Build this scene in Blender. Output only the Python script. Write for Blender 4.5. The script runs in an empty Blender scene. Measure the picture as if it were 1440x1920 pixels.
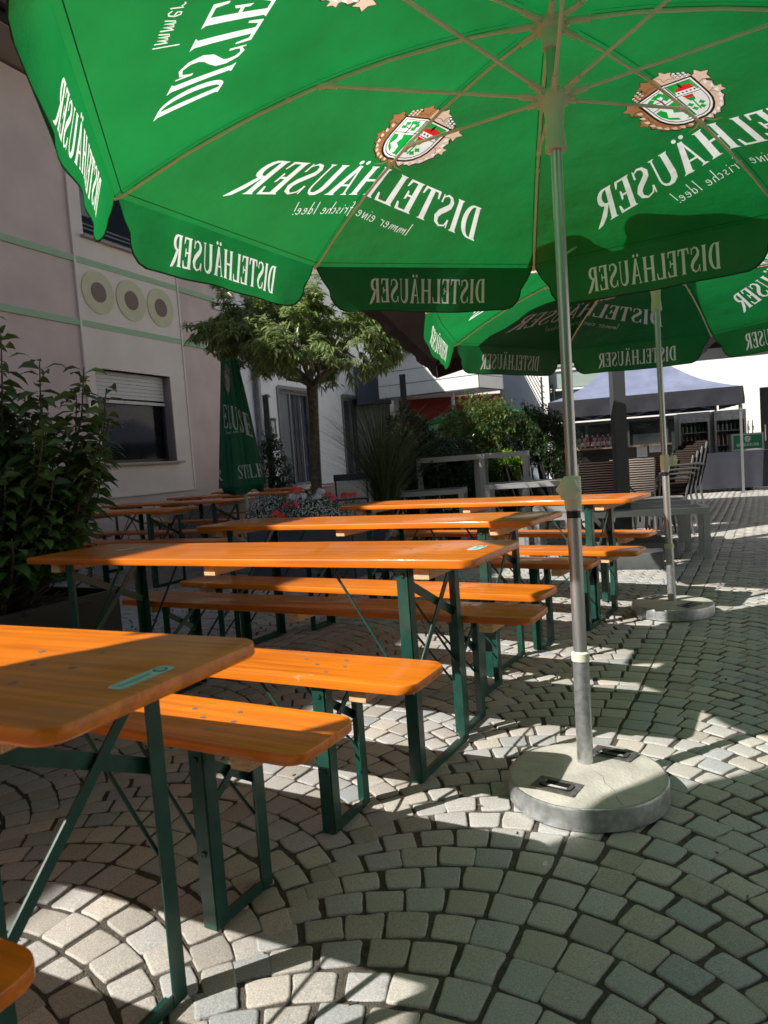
import bpy, math, random
import numpy as np
from mathutils import Vector, Matrix, geometry
random.seed(7); RNG = np.random.default_rng(7)
PI = math.pi; R = math.radians
sc = bpy.context.scene
COL = sc.collection

# ------------------------------------------------------------------ camera
PITCH, ROLL, CAMH, FPX = 0.0710, -0.0723, 1.0961, 1357.3
cam_d = bpy.data.cameras.new("camera"); cam = bpy.data.objects.new("camera", cam_d); COL.objects.link(cam)
F = Vector((0, math.cos(PITCH), -math.sin(PITCH))); Rr = Vector((1, 0, 0)); U = Rr.cross(F)
R2 = Rr*math.cos(ROLL) + U*math.sin(ROLL); U2 = -Rr*math.sin(ROLL) + U*math.cos(ROLL)
cam.matrix_world = Matrix(((R2.x, U2.x, -F.x, 0), (R2.y, U2.y, -F.y, 0), (R2.z, U2.z, -F.z, CAMH), (0, 0, 0, 1)))
cam_d.sensor_fit = 'VERTICAL'; cam_d.sensor_height = 36; cam_d.lens = FPX/1920*36
cam_d.clip_start = 0.05; cam_d.clip_end = 500
cam_d.dof.use_dof = True; cam_d.dof.focus_distance = 3.4; cam_d.dof.aperture_fstop = 7.0
sc.camera = cam
# ------------------------------------------------------------------ light
SUN_EL, SUN_AZ = 41.0, 24.0          # light travels towards (+x, a little +y)
sun_from = Vector((-math.cos(R(SUN_AZ))*math.cos(R(SUN_EL)), -math.sin(R(SUN_AZ))*math.cos(R(SUN_EL)), math.sin(R(SUN_EL))))
w = bpy.data.worlds.new("World"); sc.world = w; w.use_nodes = True
nt = w.node_tree; bg = nt.nodes['Background']; sky = nt.nodes.new('ShaderNodeTexSky')
sky.sky_type = 'NISHITA'; sky.sun_disc = False; sky.sun_elevation = R(SUN_EL)
sky.sun_rotation = math.atan2(sun_from.x, sun_from.y)
sky.dust_density = 2.0
nt.links.new(sky.outputs[0], bg.inputs[0]); bg.inputs[1].default_value = 0.05
sl = bpy.data.lights.new("sun", 'SUN'); sl.energy = 5.0; sl.angle = R(0.53); sl.color = (1.0, 0.955, 0.88)
so = bpy.data.objects.new("sun", sl); COL.objects.link(so)
so.rotation_euler = (-sun_from).to_track_quat('-Z', 'Y').to_euler(); so.location = (-10, -6, 12)
sc.view_settings.view_transform = 'Standard'; sc.view_settings.look = 'None'
sc.view_settings.exposure = 0.55; sc.view_settings.gamma = 1
sc.render.engine = 'CYCLES'
sc.cycles.max_bounces = 8; sc.cycles.transparent_max_bounces = 8

# ------------------------------------------------------------------ materials
MATS = {}
def mat(name, col, rough=.6, metal=0., bump=0., bscale=40., var=0., vscale=6., coat=0., spec=.5, trans=0., emit=None, stretch=None, rnd=0., island=0.):
    """procedural principled material: noise variation of the colour and of the relief"""
    if name in MATS: return MATS[name]
    m = bpy.data.materials.new(name); m.use_nodes = True; t = m.node_tree; N = t.nodes; L = t.links
    p = N['Principled BSDF']; c = (*col, 1)
    p.inputs['Roughness'].default_value = rough; p.inputs['Metallic'].default_value = metal
    p.inputs['Specular IOR Level'].default_value = spec
    p.inputs['Coat Weight'].default_value = coat; p.inputs['Coat Roughness'].default_value = .12
    p.inputs['Base Color'].default_value = c
    tc = N.new('ShaderNodeTexCoord'); mp = N.new('ShaderNodeMapping'); L.new(tc.outputs['Object'], mp.inputs[0])
    if stretch: mp.inputs['Scale'].default_value = stretch
    src = None
    if var > 0:
        n = N.new('ShaderNodeTexNoise'); n.inputs['Scale'].default_value = vscale; n.inputs['Detail'].default_value = 6
        L.new(mp.outputs[0], n.inputs['Vector'])
        cr = N.new('ShaderNodeValToRGB'); cr.color_ramp.elements[0].position = .3; cr.color_ramp.elements[1].position = .7
        cr.color_ramp.elements[0].color = (*[x*(1-var) for x in col], 1); cr.color_ramp.elements[1].color = (*[min(1, x*(1+var)) for x in col], 1)
        L.new(n.outputs[0], cr.inputs[0]); src = cr.outputs[0]
    if rnd > 0 or island > 0:
        hs = N.new('ShaderNodeHueSaturation'); mr = N.new('ShaderNodeMapRange'); k = max(rnd, island)
        mr.inputs[3].default_value = 1-k; mr.inputs[4].default_value = 1+k
        if island > 0:
            g = N.new('ShaderNodeNewGeometry'); L.new(g.outputs['Random Per Island'], mr.inputs[0])
        else:
            g = N.new('ShaderNodeObjectInfo'); L.new(g.outputs['Random'], mr.inputs[0])
        L.new(mr.outputs[0], hs.inputs['Value']); hs.inputs['Color'].default_value = c
        if src: L.new(src, hs.inputs['Color'])
        src = hs.outputs[0]
    if src: L.new(src, p.inputs['Base Color'])
    if bump > 0:
        n = N.new('ShaderNodeTexNoise'); n.inputs['Scale'].default_value = bscale; n.inputs['Detail'].default_value = 5
        L.new(mp.outputs[0], n.inputs['Vector']); b = N.new('ShaderNodeBump'); b.inputs['Strength'].default_value = bump
        b.inputs['Distance'].default_value = .01
        L.new(n.outputs[0], b.inputs['Height']); L.new(b.outputs[0], p.inputs['Normal'])
    if emit: p.inputs['Emission Color'].default_value = (*emit[0], 1); p.inputs['Emission Strength'].default_value = emit[1]
    MATS[name] = m
    return m

def mat_cloth(name, col, tr=.7, rough=.6, sheen=0.25):
    """fabric that lets sunlight through"""
    m = bpy.data.materials.new(name); m.use_nodes = True; t = m.node_tree; N = t.nodes; L = t.links
    N.remove(N['Principled BSDF']); out = N['Material Output']
    d = N.new('ShaderNodeBsdfDiffuse'); d.inputs[0].default_value = (*col, 1)
    tl = N.new('ShaderNodeBsdfTranslucent'); tl.inputs[0].default_value = (*col, 1)
    gl = N.new('ShaderNodeBsdfGlossy'); gl.inputs[0].default_value = (1, 1, 1, 1); gl.inputs['Roughness'].default_value = .45
    mx = N.new('ShaderNodeMixShader'); mx.inputs[0].default_value = tr
    L.new(d.outputs[0], mx.inputs[1]); L.new(tl.outputs[0], mx.inputs[2])
    m2 = N.new('ShaderNodeMixShader'); m2.inputs[0].default_value = .03
    L.new(mx.outputs[0], m2.inputs[1]); L.new(gl.outputs[0], m2.inputs[2])
    tc = N.new('ShaderNodeTexCoord')
    n = N.new('ShaderNodeTexNoise'); n.inputs['Scale'].default_value = 5; n.inputs['Detail'].default_value = 7
    L.new(tc.outputs['Object'], n.inputs['Vector'])
    b = N.new('ShaderNodeBump'); b.inputs['Strength'].default_value = .6; b.inputs['Distance'].default_value = .03
    L.new(n.outputs[0], b.inputs['Height'])
    wv = N.new('ShaderNodeTexNoise'); wv.inputs['Scale'].default_value = 260; wv.inputs['Detail'].default_value = 2; L.new(tc.outputs['Object'], wv.inputs['Vector'])
    b2 = N.new('ShaderNodeBump'); b2.inputs['Strength'].default_value = .35; b2.inputs['Distance'].default_value = .002; L.new(wv.outputs[0], b2.inputs['Height']); L.new(b.outputs[0], b2.inputs['Normal']); b = b2
    for s in (d, gl, tl): L.new(b.outputs[0], s.inputs['Normal'])
    n2 = N.new('ShaderNodeTexNoise'); n2.inputs['Scale'].default_value = 2.5; n2.inputs['Detail'].default_value = 5
    L.new(tc.outputs['Object'], n2.inputs['Vector'])
    hs = N.new('ShaderNodeHueSaturation'); hs.inputs['Color'].default_value = (*col, 1)
    mr = N.new('ShaderNodeMapRange'); mr.inputs[1].default_value = .3; mr.inputs[2].default_value = .7; mr.inputs[3].default_value = .82; mr.inputs[4].default_value = 1.15
    L.new(n2.outputs[0], mr.inputs[0]); L.new(mr.outputs[0], hs.inputs['Value'])
    L.new(hs.outputs[0], d.inputs[0]); L.new(hs.outputs[0], tl.inputs[0])
    L.new(m2.outputs[0], out.inputs[0]); MATS[name] = m
    return m

def mat_leaf(name, col, col2, tr=.3, rough=.35):
    m = bpy.data.materials.new(name); m.use_nodes = True; t = m.node_tree; N = t.nodes; L = t.links
    p = N['Principled BSDF']; out = N['Material Output']; p.inputs['Roughness'].default_value = rough
    g = N.new('ShaderNodeNewGeometry'); cr = N.new('ShaderNodeValToRGB')
    cr.color_ramp.elements[0].color = (*col, 1); cr.color_ramp.elements[1].color = (*col2, 1)
    L.new(g.outputs['Random Per Island'], cr.inputs[0]); L.new(cr.outputs[0], p.inputs['Base Color'])
    tl = N.new('ShaderNodeBsdfTranslucent'); hs = N.new('ShaderNodeHueSaturation'); hs.inputs['Value'].default_value = 1.5
    hs.inputs['Hue'].default_value = .48
    L.new(cr.outputs[0], hs.inputs['Color']); L.new(hs.outputs[0], tl.inputs[0])
    mx = N.new('ShaderNodeMixShader'); mx.inputs[0].default_value = tr
    L.new(p.outputs[0], mx.inputs[1]); L.new(tl.outputs[0], mx.inputs[2]); L.new(mx.outputs[0], out.inputs[0])
    MATS[name] = m
    return m

def mat_wood(name, dark, light, rough=.36, coat=.35):
    """lacquered beer-table spruce: long grain, knots, scuffs, per-board shade"""
    m = bpy.data.materials.new(name); m.use_nodes = True; t = m.node_tree; N = t.nodes; L = t.links
    p = N['Principled BSDF']; tc = N.new('ShaderNodeTexCoord'); oi = N.new('ShaderNodeObjectInfo')
    add = N.new('ShaderNodeVectorMath'); add.operation = 'ADD'; sc_ = N.new('ShaderNodeVectorMath'); sc_.operation = 'SCALE'
    cx = N.new('ShaderNodeCombineXYZ'); L.new(oi.outputs['Random'], cx.inputs[0]); L.new(oi.outputs['Random'], cx.inputs[1])
    L.new(cx.outputs[0], sc_.inputs[0]); sc_.inputs['Scale'].default_value = 13
    L.new(tc.outputs['Object'], add.inputs[0]); L.new(sc_.outputs[0], add.inputs[1])
    mp = N.new('ShaderNodeMapping'); mp.inputs['Scale'].default_value = (1.1, 26, 26); L.new(add.outputs[0], mp.inputs[0])
    n = N.new('ShaderNodeTexNoise'); n.inputs['Scale'].default_value = 1.6; n.inputs['Detail'].default_value = 8; n.inputs['Distortion'].default_value = .6
    L.new(mp.outputs[0], n.inputs['Vector'])
    cr = N.new('ShaderNodeValToRGB'); e = cr.color_ramp.elements
    e[0].position = .36; e[1].position = .62; e[0].color = (*[q*.88 for q in dark], 1); e[1].color = (*light, 1)
    L.new(n.outputs[0], cr.inputs[0])
    # broad planks
    n2 = N.new('ShaderNodeTexNoise'); n2.inputs['Scale'].default_value = 3.2; n2.inputs['Detail'].default_value = 2
    L.new(add.outputs[0], n2.inputs['Vector'])
    hs = N.new('ShaderNodeHueSaturation'); mr = N.new('ShaderNodeMapRange'); mr.inputs[3].default_value = .78; mr.inputs[4].default_value = 1.2
    mo = N.new('ShaderNodeMapRange'); mo.inputs[3].default_value = .84; mo.inputs[4].default_value = 1.12; L.new(oi.outputs['Random'], mo.inputs[0]); mm = N.new('ShaderNodeMath'); mm.operation = 'MULTIPLY'
    L.new(n2.outputs[0], mr.inputs[0]); L.new(mr.outputs[0], mm.inputs[0]); L.new(mo.outputs[0], mm.inputs[1]); L.new(mm.outputs[0], hs.inputs['Value']); L.new(cr.outputs[0], hs.inputs['Color'])
    # scuffs: bare, paler wood
    n3 = N.new('ShaderNodeTexNoise'); n3.inputs['Scale'].default_value = 9; n3.inputs['Detail'].default_value = 9; n3.inputs['Roughness'].default_value = .7
    L.new(add.outputs[0], n3.inputs['Vector'])
    c3 = N.new('ShaderNodeValToRGB'); c3.color_ramp.elements[0].position = .655; c3.color_ramp.elements[1].position = .70
    L.new(n3.outputs[0], c3.inputs[0])
    mix = N.new('ShaderNodeMix'); mix.data_type = 'RGBA'; L.new(c3.outputs[0], mix.inputs['Factor'])
    L.new(hs.outputs[0], mix.inputs[6]); mix.inputs[7].default_value = (.62, .42, .24, 1)
    L.new(mix.outputs[2], p.inputs['Base Color'])
    p.inputs['Roughness'].default_value = rough; p.inputs['Coat Weight'].default_value = coat; p.inputs['Coat Roughness'].default_value = .1
    p.inputs['Specular IOR Level'].default_value = .35
    mr2 = N.new('ShaderNodeMapRange'); mr2.inputs[3].default_value = rough-.08; mr2.inputs[4].default_value = rough+.25
    L.new(n3.outputs[0], mr2.inputs[0]); L.new(mr2.outputs[0], p.inputs['Roughness'])
    b = N.new('ShaderNodeBump'); b.inputs['Strength'].default_value = .12; b.inputs['Distance'].default_value = .004
    L.new(n.outputs[0], b.inputs['Height']); L.new(b.outputs[0], p.inputs['Normal']); L.new(b.outputs[0], p.inputs['Coat Normal'])
    MATS[name] = m
    return m

def mat_glass(name, col, rough=.05, spec=.8):
    return mat(name, col, rough=rough, spec=spec, coat=.3)

wood = mat_wood('orange_lacquered_wood', (.62, .15, .007), (.76, .20, .008))
raww = mat('raw_spruce', (.62, .40, .20), .7, var=.35, vscale=30, stretch=(1, 8, 8), bump=.2)
greenmetal = mat('green_painted_steel', (.008, .058, .042), .38, var=.25, vscale=20, bump=.05, coat=.2)
steel = mat('galvanised_steel', (.55, .57, .58), .38, metal=.85, var=.22, vscale=45, bump=.1, bscale=60)
alu = mat('fluted_aluminium', (.60, .60, .60), .36, metal=.85, var=.12, vscale=12, stretch=(1, 1, .1))
cream = mat('cream_plastic', (.70, .68, .54), .5, var=.06)
blackp = mat('black_plastic', (.012, .012, .013), .4)
concrete = mat('cast_concrete', (.44, .42, .37), .85, var=.22, vscale=9, bump=.35, bscale=90)
ribm = mat('beige_rib_enamel', (.78, .72, .58), .45, var=.08)
C_GREEN = mat_cloth('green_canopy_fabric', (.006, .175, .038), .70)
C_WHITE = mat_cloth('white_print', (.80, .81, .78), .70)
C_HEM = mat('dark_green_hem', (.004, .045, .018), .8)
C_BROWN = mat_cloth('brown_print', (.36, .17, .07), .6)
C_CREAM = mat_cloth('cream_print', (.78, .58, .44), .6)
C_LINE = mat_cloth('dark_print', (.03, .02, .02), .3)
C_SHG = mat_cloth('bright_green_print', (.0, .36, .045), .72)
C_RED = mat_cloth('red_print', (.75, .02, .03), .6)
PRINT = [C_GREEN, C_WHITE, C_HEM, C_BROWN, C_CREAM, C_LINE, C_SHG, C_RED]
GRN, WHT, HEM, BRN, CRM, LIN, SHG, RED = range(8)

# ------------------------------------------------------------------ mesh helpers
class MB:
    def __init__(s): s.v = []; s.f = []; s.m = []; s.mi = 0
    def add(s, v, f, mi=None):
        o = len(s.v); s.v += [tuple(map(float, p)) for p in v]
        s.f += [tuple(i+o for i in q) for q in f]; s.m += [s.mi if mi is None else mi]*len(f)
        return s
    def box(s, c, d, rz=0., M=None, mi=None, taper=1.):
        x, y, z = [a/2 for a in d]
        P = [Vector((a*x*(taper if e > 0 else 1), b*y*(taper if e > 0 else 1), e*z)) for e in (-1, 1) for b in (-1, 1) for a in (-1, 1)]
        Mt = (M if M is not None else Matrix.Rotation(rz, 3, 'Z'))
        P = [Mt @ p + Vector(c) for p in P]
        return s.add(P, [(0, 2, 3, 1), (4, 5, 7, 6), (0, 1, 5, 4), (2, 6, 7, 3), (0, 4, 6, 2), (1, 3, 7, 5)], mi)
    def bar(s, a, b, wd, th, up=(0, 0, 1), mi=None):
        a = Vector(a); b = Vector(b); d = (b-a); l = d.length; d.normalize(); u = Vector(up); x = d.cross(u)
        if x.length < 1e-4: x = d.cross(Vector((1, 0, 0)))
        x.normalize(); u = x.cross(d)
        M = Matrix((x, d, u)).transposed()
        return s.box((a+b)/2, (wd, l, th), M=M, mi=mi)
    def tube(s, pts, rad, n=10, mi=None, cap=True):
        pts = [Vector(p) for p in pts]; k = len(pts); rads = rad if isinstance(rad, (list, tuple)) else [rad]*k
        V = []; F_ = []; ref = None
        for i, p in enumerate(pts):
            d = (pts[min(i+1, k-1)]-pts[max(i-1, 0)]).normalized()
            if ref is None: ref = d.orthogonal().normalized()
            x = (ref-d*ref.dot(d)); x = x.normalized() if x.length > 1e-6 else d.orthogonal().normalized(); ref = x; y = d.cross(x)
            for j in range(n):
                a = 2*PI*j/n; V.append(p+(x*math.cos(a)+y*math.sin(a))*rads[i])
        for i in range(k-1):
            for j in range(n):
                j2 = (j+1) % n; F_.append((i*n+j, i*n+j2, (i+1)*n+j2, (i+1)*n+j))
        if cap: F_.append(tuple(range(n-1, -1, -1))); F_.append(tuple((k-1)*n+j for j in range(n)))
        return s.add(V, F_, mi)
    def lathe(s, prof, n=32, c=(0, 0, 0), mi=None, flute=0.):
        V = []; F_ = []; k = len(prof)
        for r, z in prof:
            for j in range(n):
                a = 2*PI*j/n; rr = r*(1-(flute if j % 2 else 0)); V.append((c[0]+rr*math.cos(a), c[1]+rr*math.sin(a), c[2]+z))
        for i in range(k-1):
            for j in range(n):
                j2 = (j+1) % n; F_.append((i*n+j, i*n+j2, (i+1)*n+j2, (i+1)*n+j))
        F_.append(tuple(range(n-1, -1, -1))); F_.append(tuple((k-1)*n+j for j in range(n)))
        return s.add(V, F_, mi)
    def prism(s, poly, z0, z1, mi=None, bev=0.):
        n = len(poly); V = []; c = np.mean(poly, axis=0)
        def ring(k, z):
            for p in poly:
                d = np.array(p)-c; l = np.linalg.norm(d); q = c+d*(1-k/max(l, 1e-6)); V.append((q[0], q[1], z))
        if bev: rings = [(bev, z0), (0, z0+bev), (0, z1-bev), (bev*.35, z1-bev*.3), (bev, z1)]
        else: rings = [(0, z0), (0, z1)]
        for k, z in rings: ring(k, z)
        m = len(rings); F_ = [tuple(range(n-1, -1, -1)), tuple((m-1)*n+j for j in range(n))]
        for i in range(m-1):
            for j in range(n): j2 = (j+1) % n; F_.append((i*n+j, i*n+j2, (i+1)*n+j2, (i+1)*n+j))
        return s.add(V, F_, mi)
    def mesh(s, name, mats, smooth=None):
        me = bpy.data.meshes.new(name); me.from_pydata(s.v, [], s.f); me.update()
        for m in (mats if isinstance(mats, (list, tuple)) else [mats]): me.materials.append(m)
        if len(me.polygons) == len(s.m): me.polygons.foreach_set('material_index', s.m)
        if smooth is not None:
            me.polygons.foreach_set('use_smooth', [True]*len(me.polygons)); me.set_sharp_from_angle(angle=R(smooth))
        return me
    def obj(s, name, mats, parent=None, smooth=None, loc=None, rot=None):
        o = bpy.data.objects.new(name, s.mesh(name, mats, smooth)); COL.objects.link(o)
        if parent: o.parent = parent
        if loc is not None: o.location = loc
        if rot is not None: o.rotation_euler = rot
        return o

def tag(o, label=None, cat=None, group=None, kind=None):
    if label: o['label'] = label
    if cat: o['category'] = cat
    if group: o['group'] = group
    if kind: o['kind'] = kind
    return o
def thing(name, label, cat, loc=(0, 0, 0), rz=0, group=None):
    o = bpy.data.objects.new(name, None); COL.objects.link(o); o.empty_display_size = .1
    o.location = loc; o.rotation_euler = (0, 0, rz)
    return tag(o, label, cat, group)
def dup(root, loc, rz, label, group=None):
    r = root.copy(); COL.objects.link(r); r.location = loc; r.rotation_euler = (0, 0, rz); r['label'] = label
    if group: r['group'] = group
    for ch in root.children:
        c = ch.copy(); COL.objects.link(c); c.parent = r
        for g in ch.children:
            d = g.copy(); COL.objects.link(d); d.parent = c
    return r
def rrect(x0, x1, y0, y1, r, n=6):
    P = []
    for cx, cy, a0 in ((x1-r, y1-r, 0), (x0+r, y1-r, 90), (x0+r, y0+r, 180), (x1-r, y0+r, 270)):
        for i in range(n+1): a = R(a0+90*i/n); P.append((cx+r*math.cos(a), cy+r*math.sin(a)))
    return P

# ------------------------------------------------------------------ lettering: serif capitals as unions of polygons (cap height 1)
def ribbon(pts, w):
    pts = [np.array(p, float) for p in pts]; ws = w if isinstance(w, (list, tuple)) else [w]*len(pts)
    l = []; r = []
    for i, p in enumerate(pts):
        d = pts[min(i+1, len(pts)-1)]-pts[max(i-1, 0)]; d /= (np.linalg.norm(d)+1e-9); n = np.array([-d[1], d[0]])
        l.append(tuple(p+n*ws[i]/2)); r.append(tuple(p-n*ws[i]/2))
    return l+r[::-1]
def rect(x0, x1, y0, y1): return [(x0, y0), (x1, y0), (x1, y1), (x0, y1)]
def stem(x, wd=.16, y0=0, y1=1):
    s = .055; e = .05
    return [rect(x-wd/2, x+wd/2, y0, y1), [(x-wd/2-s, y0), (x+wd/2+s, y0), (x+wd/2, y0+e), (x-wd/2, y0+e)], [(x-wd/2-s, y1), (x+wd/2+s, y1), (x+wd/2, y1-e), (x-wd/2, y1-e)]]
def arcp(cx, cy, rx, ry, a0, a1, n=9):
    return [(cx+rx*math.cos(R(a0+(a1-a0)*i/n)), cy+ry*math.sin(R(a0+(a1-a0)*i/n))) for i in range(n+1)]
def disc(cx, cy, r, n=10): return arcp(cx, cy, r, r, 0, 360-360/n, n-1)
def glyph(ch):
    if ch == 'D': return stem(.14)+[ribbon([(.14, .975)]+arcp(.26, .5, .27, .475, 90, -90, 12)+[(.14, .025)], [.05, .05, .07, .1, .13, .15, .16, .16, .16, .15, .13, .1, .07, .05, .05])], .64
    if ch == 'I': return stem(.15), .30
    if ch == 'L': return stem(.14)+[[(.14, 0), (.52, 0), (.55, .26), (.50, .26), (.44, .06), (.14, .06)]], .56
    if ch == 'E': return stem(.14)+[[(.14, 0), (.50, 0), (.53, .24), (.48, .24), (.42, .06), (.14, .06)], [(.14, 1), (.48, 1), (.50, .77), (.46, .77), (.40, .94), (.14, .94)], rect(.14, .36, .48, .54), [(.34, .40), (.40, .36), (.40, .66), (.34, .62)]], .55
    if ch == 'T': return [rect(.22, .38, 0, 1), [(.16, 0), (.44, 0), (.38, .05), (.22, .05)], [(.02, 1), (.58, 1), (.60, .76), (.55, .76), (.50, .94), (.10, .94), (.05, .76), (0, .76)]], .60
    if ch == 'H': return stem(.14)+stem(.56)+[rect(.14, .56, .48, .55)], .70
    if ch == 'U': return [ribbon([(.14, 1), (.14, .3), (.17, .14), (.25, .05), (.34, .03), (.43, .07), (.49, .17), (.51, .3), (.51, 1)], [.16, .16, .16, .13, .09, .06, .05, .05, .05]), [(.01, 1), (.27, 1), (.22, .95), (.06, .95)], [(.41, 1), (.61, 1), (.54, .95), (.48, .95)]], .62
    if ch == 'A' or ch == 'Ä':
        g = [ribbon([(.30, 1.0), (.11, 0)], .055), ribbon([(.31, 1.0), (.52, 0)], [.13, .17]), rect(.17, .46, .30, .36), [(.02, 0), (.21, 0), (.15, .05), (.07, .05)], [(.38, 0), (.66, 0), (.60, .05), (.44, .05)]]
        if ch == 'Ä': g += [disc(.20, 1.12, .065), disc(.42, 1.12, .065)]
        return g, .66
    if ch == 'R': return stem(.14)+[ribbon([(.14, .975)]+arcp(.27, .745, .20, .23, 90, -90, 8)+[(.14, .515)], [.05, .06, .09, .13, .15, .15, .15, .13, .09, .06, .05]), ribbon([(.27, .53), (.42, .2), (.55, .02), (.66, -.06)], [.12, .16, .13, .02])], .66
    if ch == 'S': return [ribbon([(.46, .75), (.43, .90), (.30, .975), (.17, .93), (.10, .80), (.13, .67), (.25, .55), (.38, .43), (.45, .28), (.41, .12), (.28, .025), (.12, .08), (.06, .25)], [.03, .04, .06, .09, .14, .16, .17, .17, .15, .10, .06, .05, .03]), [(.03, .02), (.06, .02), (.09, .28), (.03, .28)], [(.47, .98), (.44, .98), (.42, .72), (.48, .72)]], .54
    return [], .3
def word(txt, track=.04):
    out = []; x = 0
    for ch in txt:
        g, wd = glyph(ch); out += [[(px+x, py) for px, py in p] for p in g]; x += wd+track
    return out, x-track
SCRIPT = {'I': ([[(0, 0), (.08, 1)]], .2), 'm': ([[(0, 0), (.03, .5), (.10, .38), (.18, .05), (.2, .45), (.3, .4), (.36, .03), (.4, .45), (.5, .4), (.54, 0)]], .68),
 'e': ([[(.04, .25), (.26, .32), (.24, .48), (.12, .48), (.03, .3), (.08, .06), (.2, .02), (.32, .12)]], .42),
 'r': ([[(0, 0), (.03, .48), (.1, .38), (.2, .48), (.28, .44)]], .36), 'i': ([[(0, .48), (.02, 0)], [(.02, .66), (.04, .72)]], .16),
 'n': ([[(0, 0), (.03, .48), (.1, .38), (.2, .04), (.24, .02), (.3, .5)]], .42), 'f': ([[(.3, .9), (.18, .98), (.1, .8), (.1, .3), (.05, -.25)], [(0, .45), (.26, .5)]], .34),
 's': ([[(.22, .44), (.1, .48), (.05, .36), (.18, .2), (.14, .03), (0, .06)]], .32), 'c': ([[(.24, .42), (.12, .48), (.02, .25), (.1, .02), (.24, .08)]], .34),
 'h': ([[(.02, 1), (0, 0)], [(0, .25), (.12, .45), (.22, .36), (.24, 0)]], .36), 'd': ([[(.24, .42), (.1, .46), (.02, .22), (.1, .02), (.24, .12)], [(.28, 1), (.25, 0)]], .4),
 '!': ([[(.1, 1), (.03, .25)], [(.0, .06), (.01, -.02)]], .2), ' ': ([], .3)}
def script_word(txt, wd=.06):
    out = []; x = 0
    for ch in txt:
        g, a = SCRIPT[ch]; out += [ribbon([(px+x, py) for px, py in p], wd) for p in g]; x += a+.03
    return out, x
def leafpoly(cx, cy, r, a0, spikes=5, k=.55):
    P = []
    for i in range(spikes*2):
        a = R(a0)+2*PI*i/(spikes*2); rr = r if i % 2 == 0 else r*k
        P.append((cx+rr*math.cos(a), cy+rr*math.sin(a)))
    return P
def emblem():
    """heraldic shield in a hop and barley wreath; unit: 1 = half height; y up"""
    L = []
    sh = lambda k: [(-.60*k, .58*k), (.60*k, .58*k), (.60*k, -.02*k)]+[( .60*k*math.cos(R(a)), -.02*k-.72*k*math.sin(R(a))) for a in range(15, 180, 15)]+[(-.60*k, -.02*k)]
    # dark contour then brown / cream halves
    rim = []
    for i in range(44):
        a = 2*PI*i/44; rr = .90+.07*math.sin(i*2.9)+(.10 if math.sin(a) > .3 else 0)
        rim.append((rr*math.cos(a), rr*math.sin(a)*1.0-.02))
    L.append(([rim], LIN)); rin = [(x*.965, y*.965) for x, y in rim]
    L.append(([[p for p in rin if p[0] >= -.05]], BRN)); L.append(([[p for p in rin if p[0] <= .05]], CRM))
    hops = []; hopc = []; grain = []; graint = []; leaves_ = []; leafc = []
    for sx in (-1, 1):
        for i in range(9):
            a = R(-75+i*12); x, y = sx*.80*math.cos(a)*1.03, .84*math.sin(a)
            (grain if sx > 0 else graint).append(ribbon([(x-sx*.02, y-.06), (x+sx*.0, y), (x+sx*.05, y+.07)], [.02, .085, .01]))
        for i in range(3):
            for j in range(3):
                (hops if sx > 0 else hopc).append(disc(sx*(.42+.085*i), .74+.075*j-.04*i, .034, 6))
        (leaves_ if sx > 0 else leafc).append(leafpoly(sx*.80, .55, .23, 20)); (leaves_ if sx > 0 else leafc).append(leafpoly(sx*.22, .90, .2, 90))
        (leaves_ if sx > 0 else leafc).append(leafpoly(sx*.86, -.02, .16, 0))
    big = [[(x*1.13-(cx*.13), y*1.13-(cy*.13)) for x, y in p] for p in leaves_+leafc for cx, cy in [tuple(np.mean(p, axis=0))]]
    L.append((big, LIN)); L.append((leaves_, BRN)); L.append((leafc, CRM))
    L.append(([[((x-.0)*1.0, y) for x, y in disc(sx*(.42+.085*i), .74+.075*j-.04*i, .046, 6)] for sx in (-1, 1) for i in range(3) for j in range(3)], LIN))
    L.append((hops, CRM)); L.append((hopc, WHT)); L.append((grain, CRM)); L.append((graint, WHT))
    L.append(([ribbon([(-.05, -.80), (sx*.2, -.98), (sx*.42, -.99)], [.05, .04, .01]) for sx in (-1, 1)]+[ribbon([(0, -.8), (.03, -1.02)], [.05, .02])], BRN))
    L.append(([sh(1.12)], LIN)); L.append(([sh(1.04)], WHT)); L.append(([sh(.97)], LIN)); L.append(([sh(.94)], WHT))
    q = .94
    L.append(([[(-.02, .55), (-.56, .55), (-.56, .18), (-.02, .18)]], SHG))                                  # castle field
    L.append(([[(-.50, .30), (-.50, .44), (-.3, .46), (-.12, .36), (-.06, .22), (-.5, .22)]], RED))
    L.append(([rect(-.52, -.06, .16, .27)], WHT)); L.append(([rect(-.50+.09*i, -.46+.09*i, .18, .23) for i in range(5)], LIN))
    L.append(([[(-.32, .42), (-.24, .42), (-.28, .58)], rect(-.30, -.26, .36, .44)], LIN))
    # oak twig (other upper quarter)
    L.append(([ribbon([(.28, .08), (.27, .25), (.3, .4)], .03), ribbon([(.27, .25), (.14, .34)], .02), ribbon([(.28, .25), (.44, .32)], .02)], LIN))
    L.append(([leafpoly(x, y, .08, 30, 4, .7) for x, y in ((.13, .36), (.2, .46), (.3, .46), (.42, .42), (.46, .30), (.15, .24))], SHG))
    # river field
    riv = [(.0, .05), (.55, .05), (.53, -.15), (.45, -.35), (.3, -.52), (.1, -.63), (0, -.65)]
    L.append(([riv], SHG)); L.append(([ribbon([(.36, .06), (.30, -.1), (.36, -.25), (.22, -.4), (.2, -.58)], [.14, .14, .16, .17, .15])], WHT))
    # thistle
    L.append(([[(-.36, .08), (-.12, .08), (-.16, -.04), (-.32, -.04)]], RED))
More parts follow.
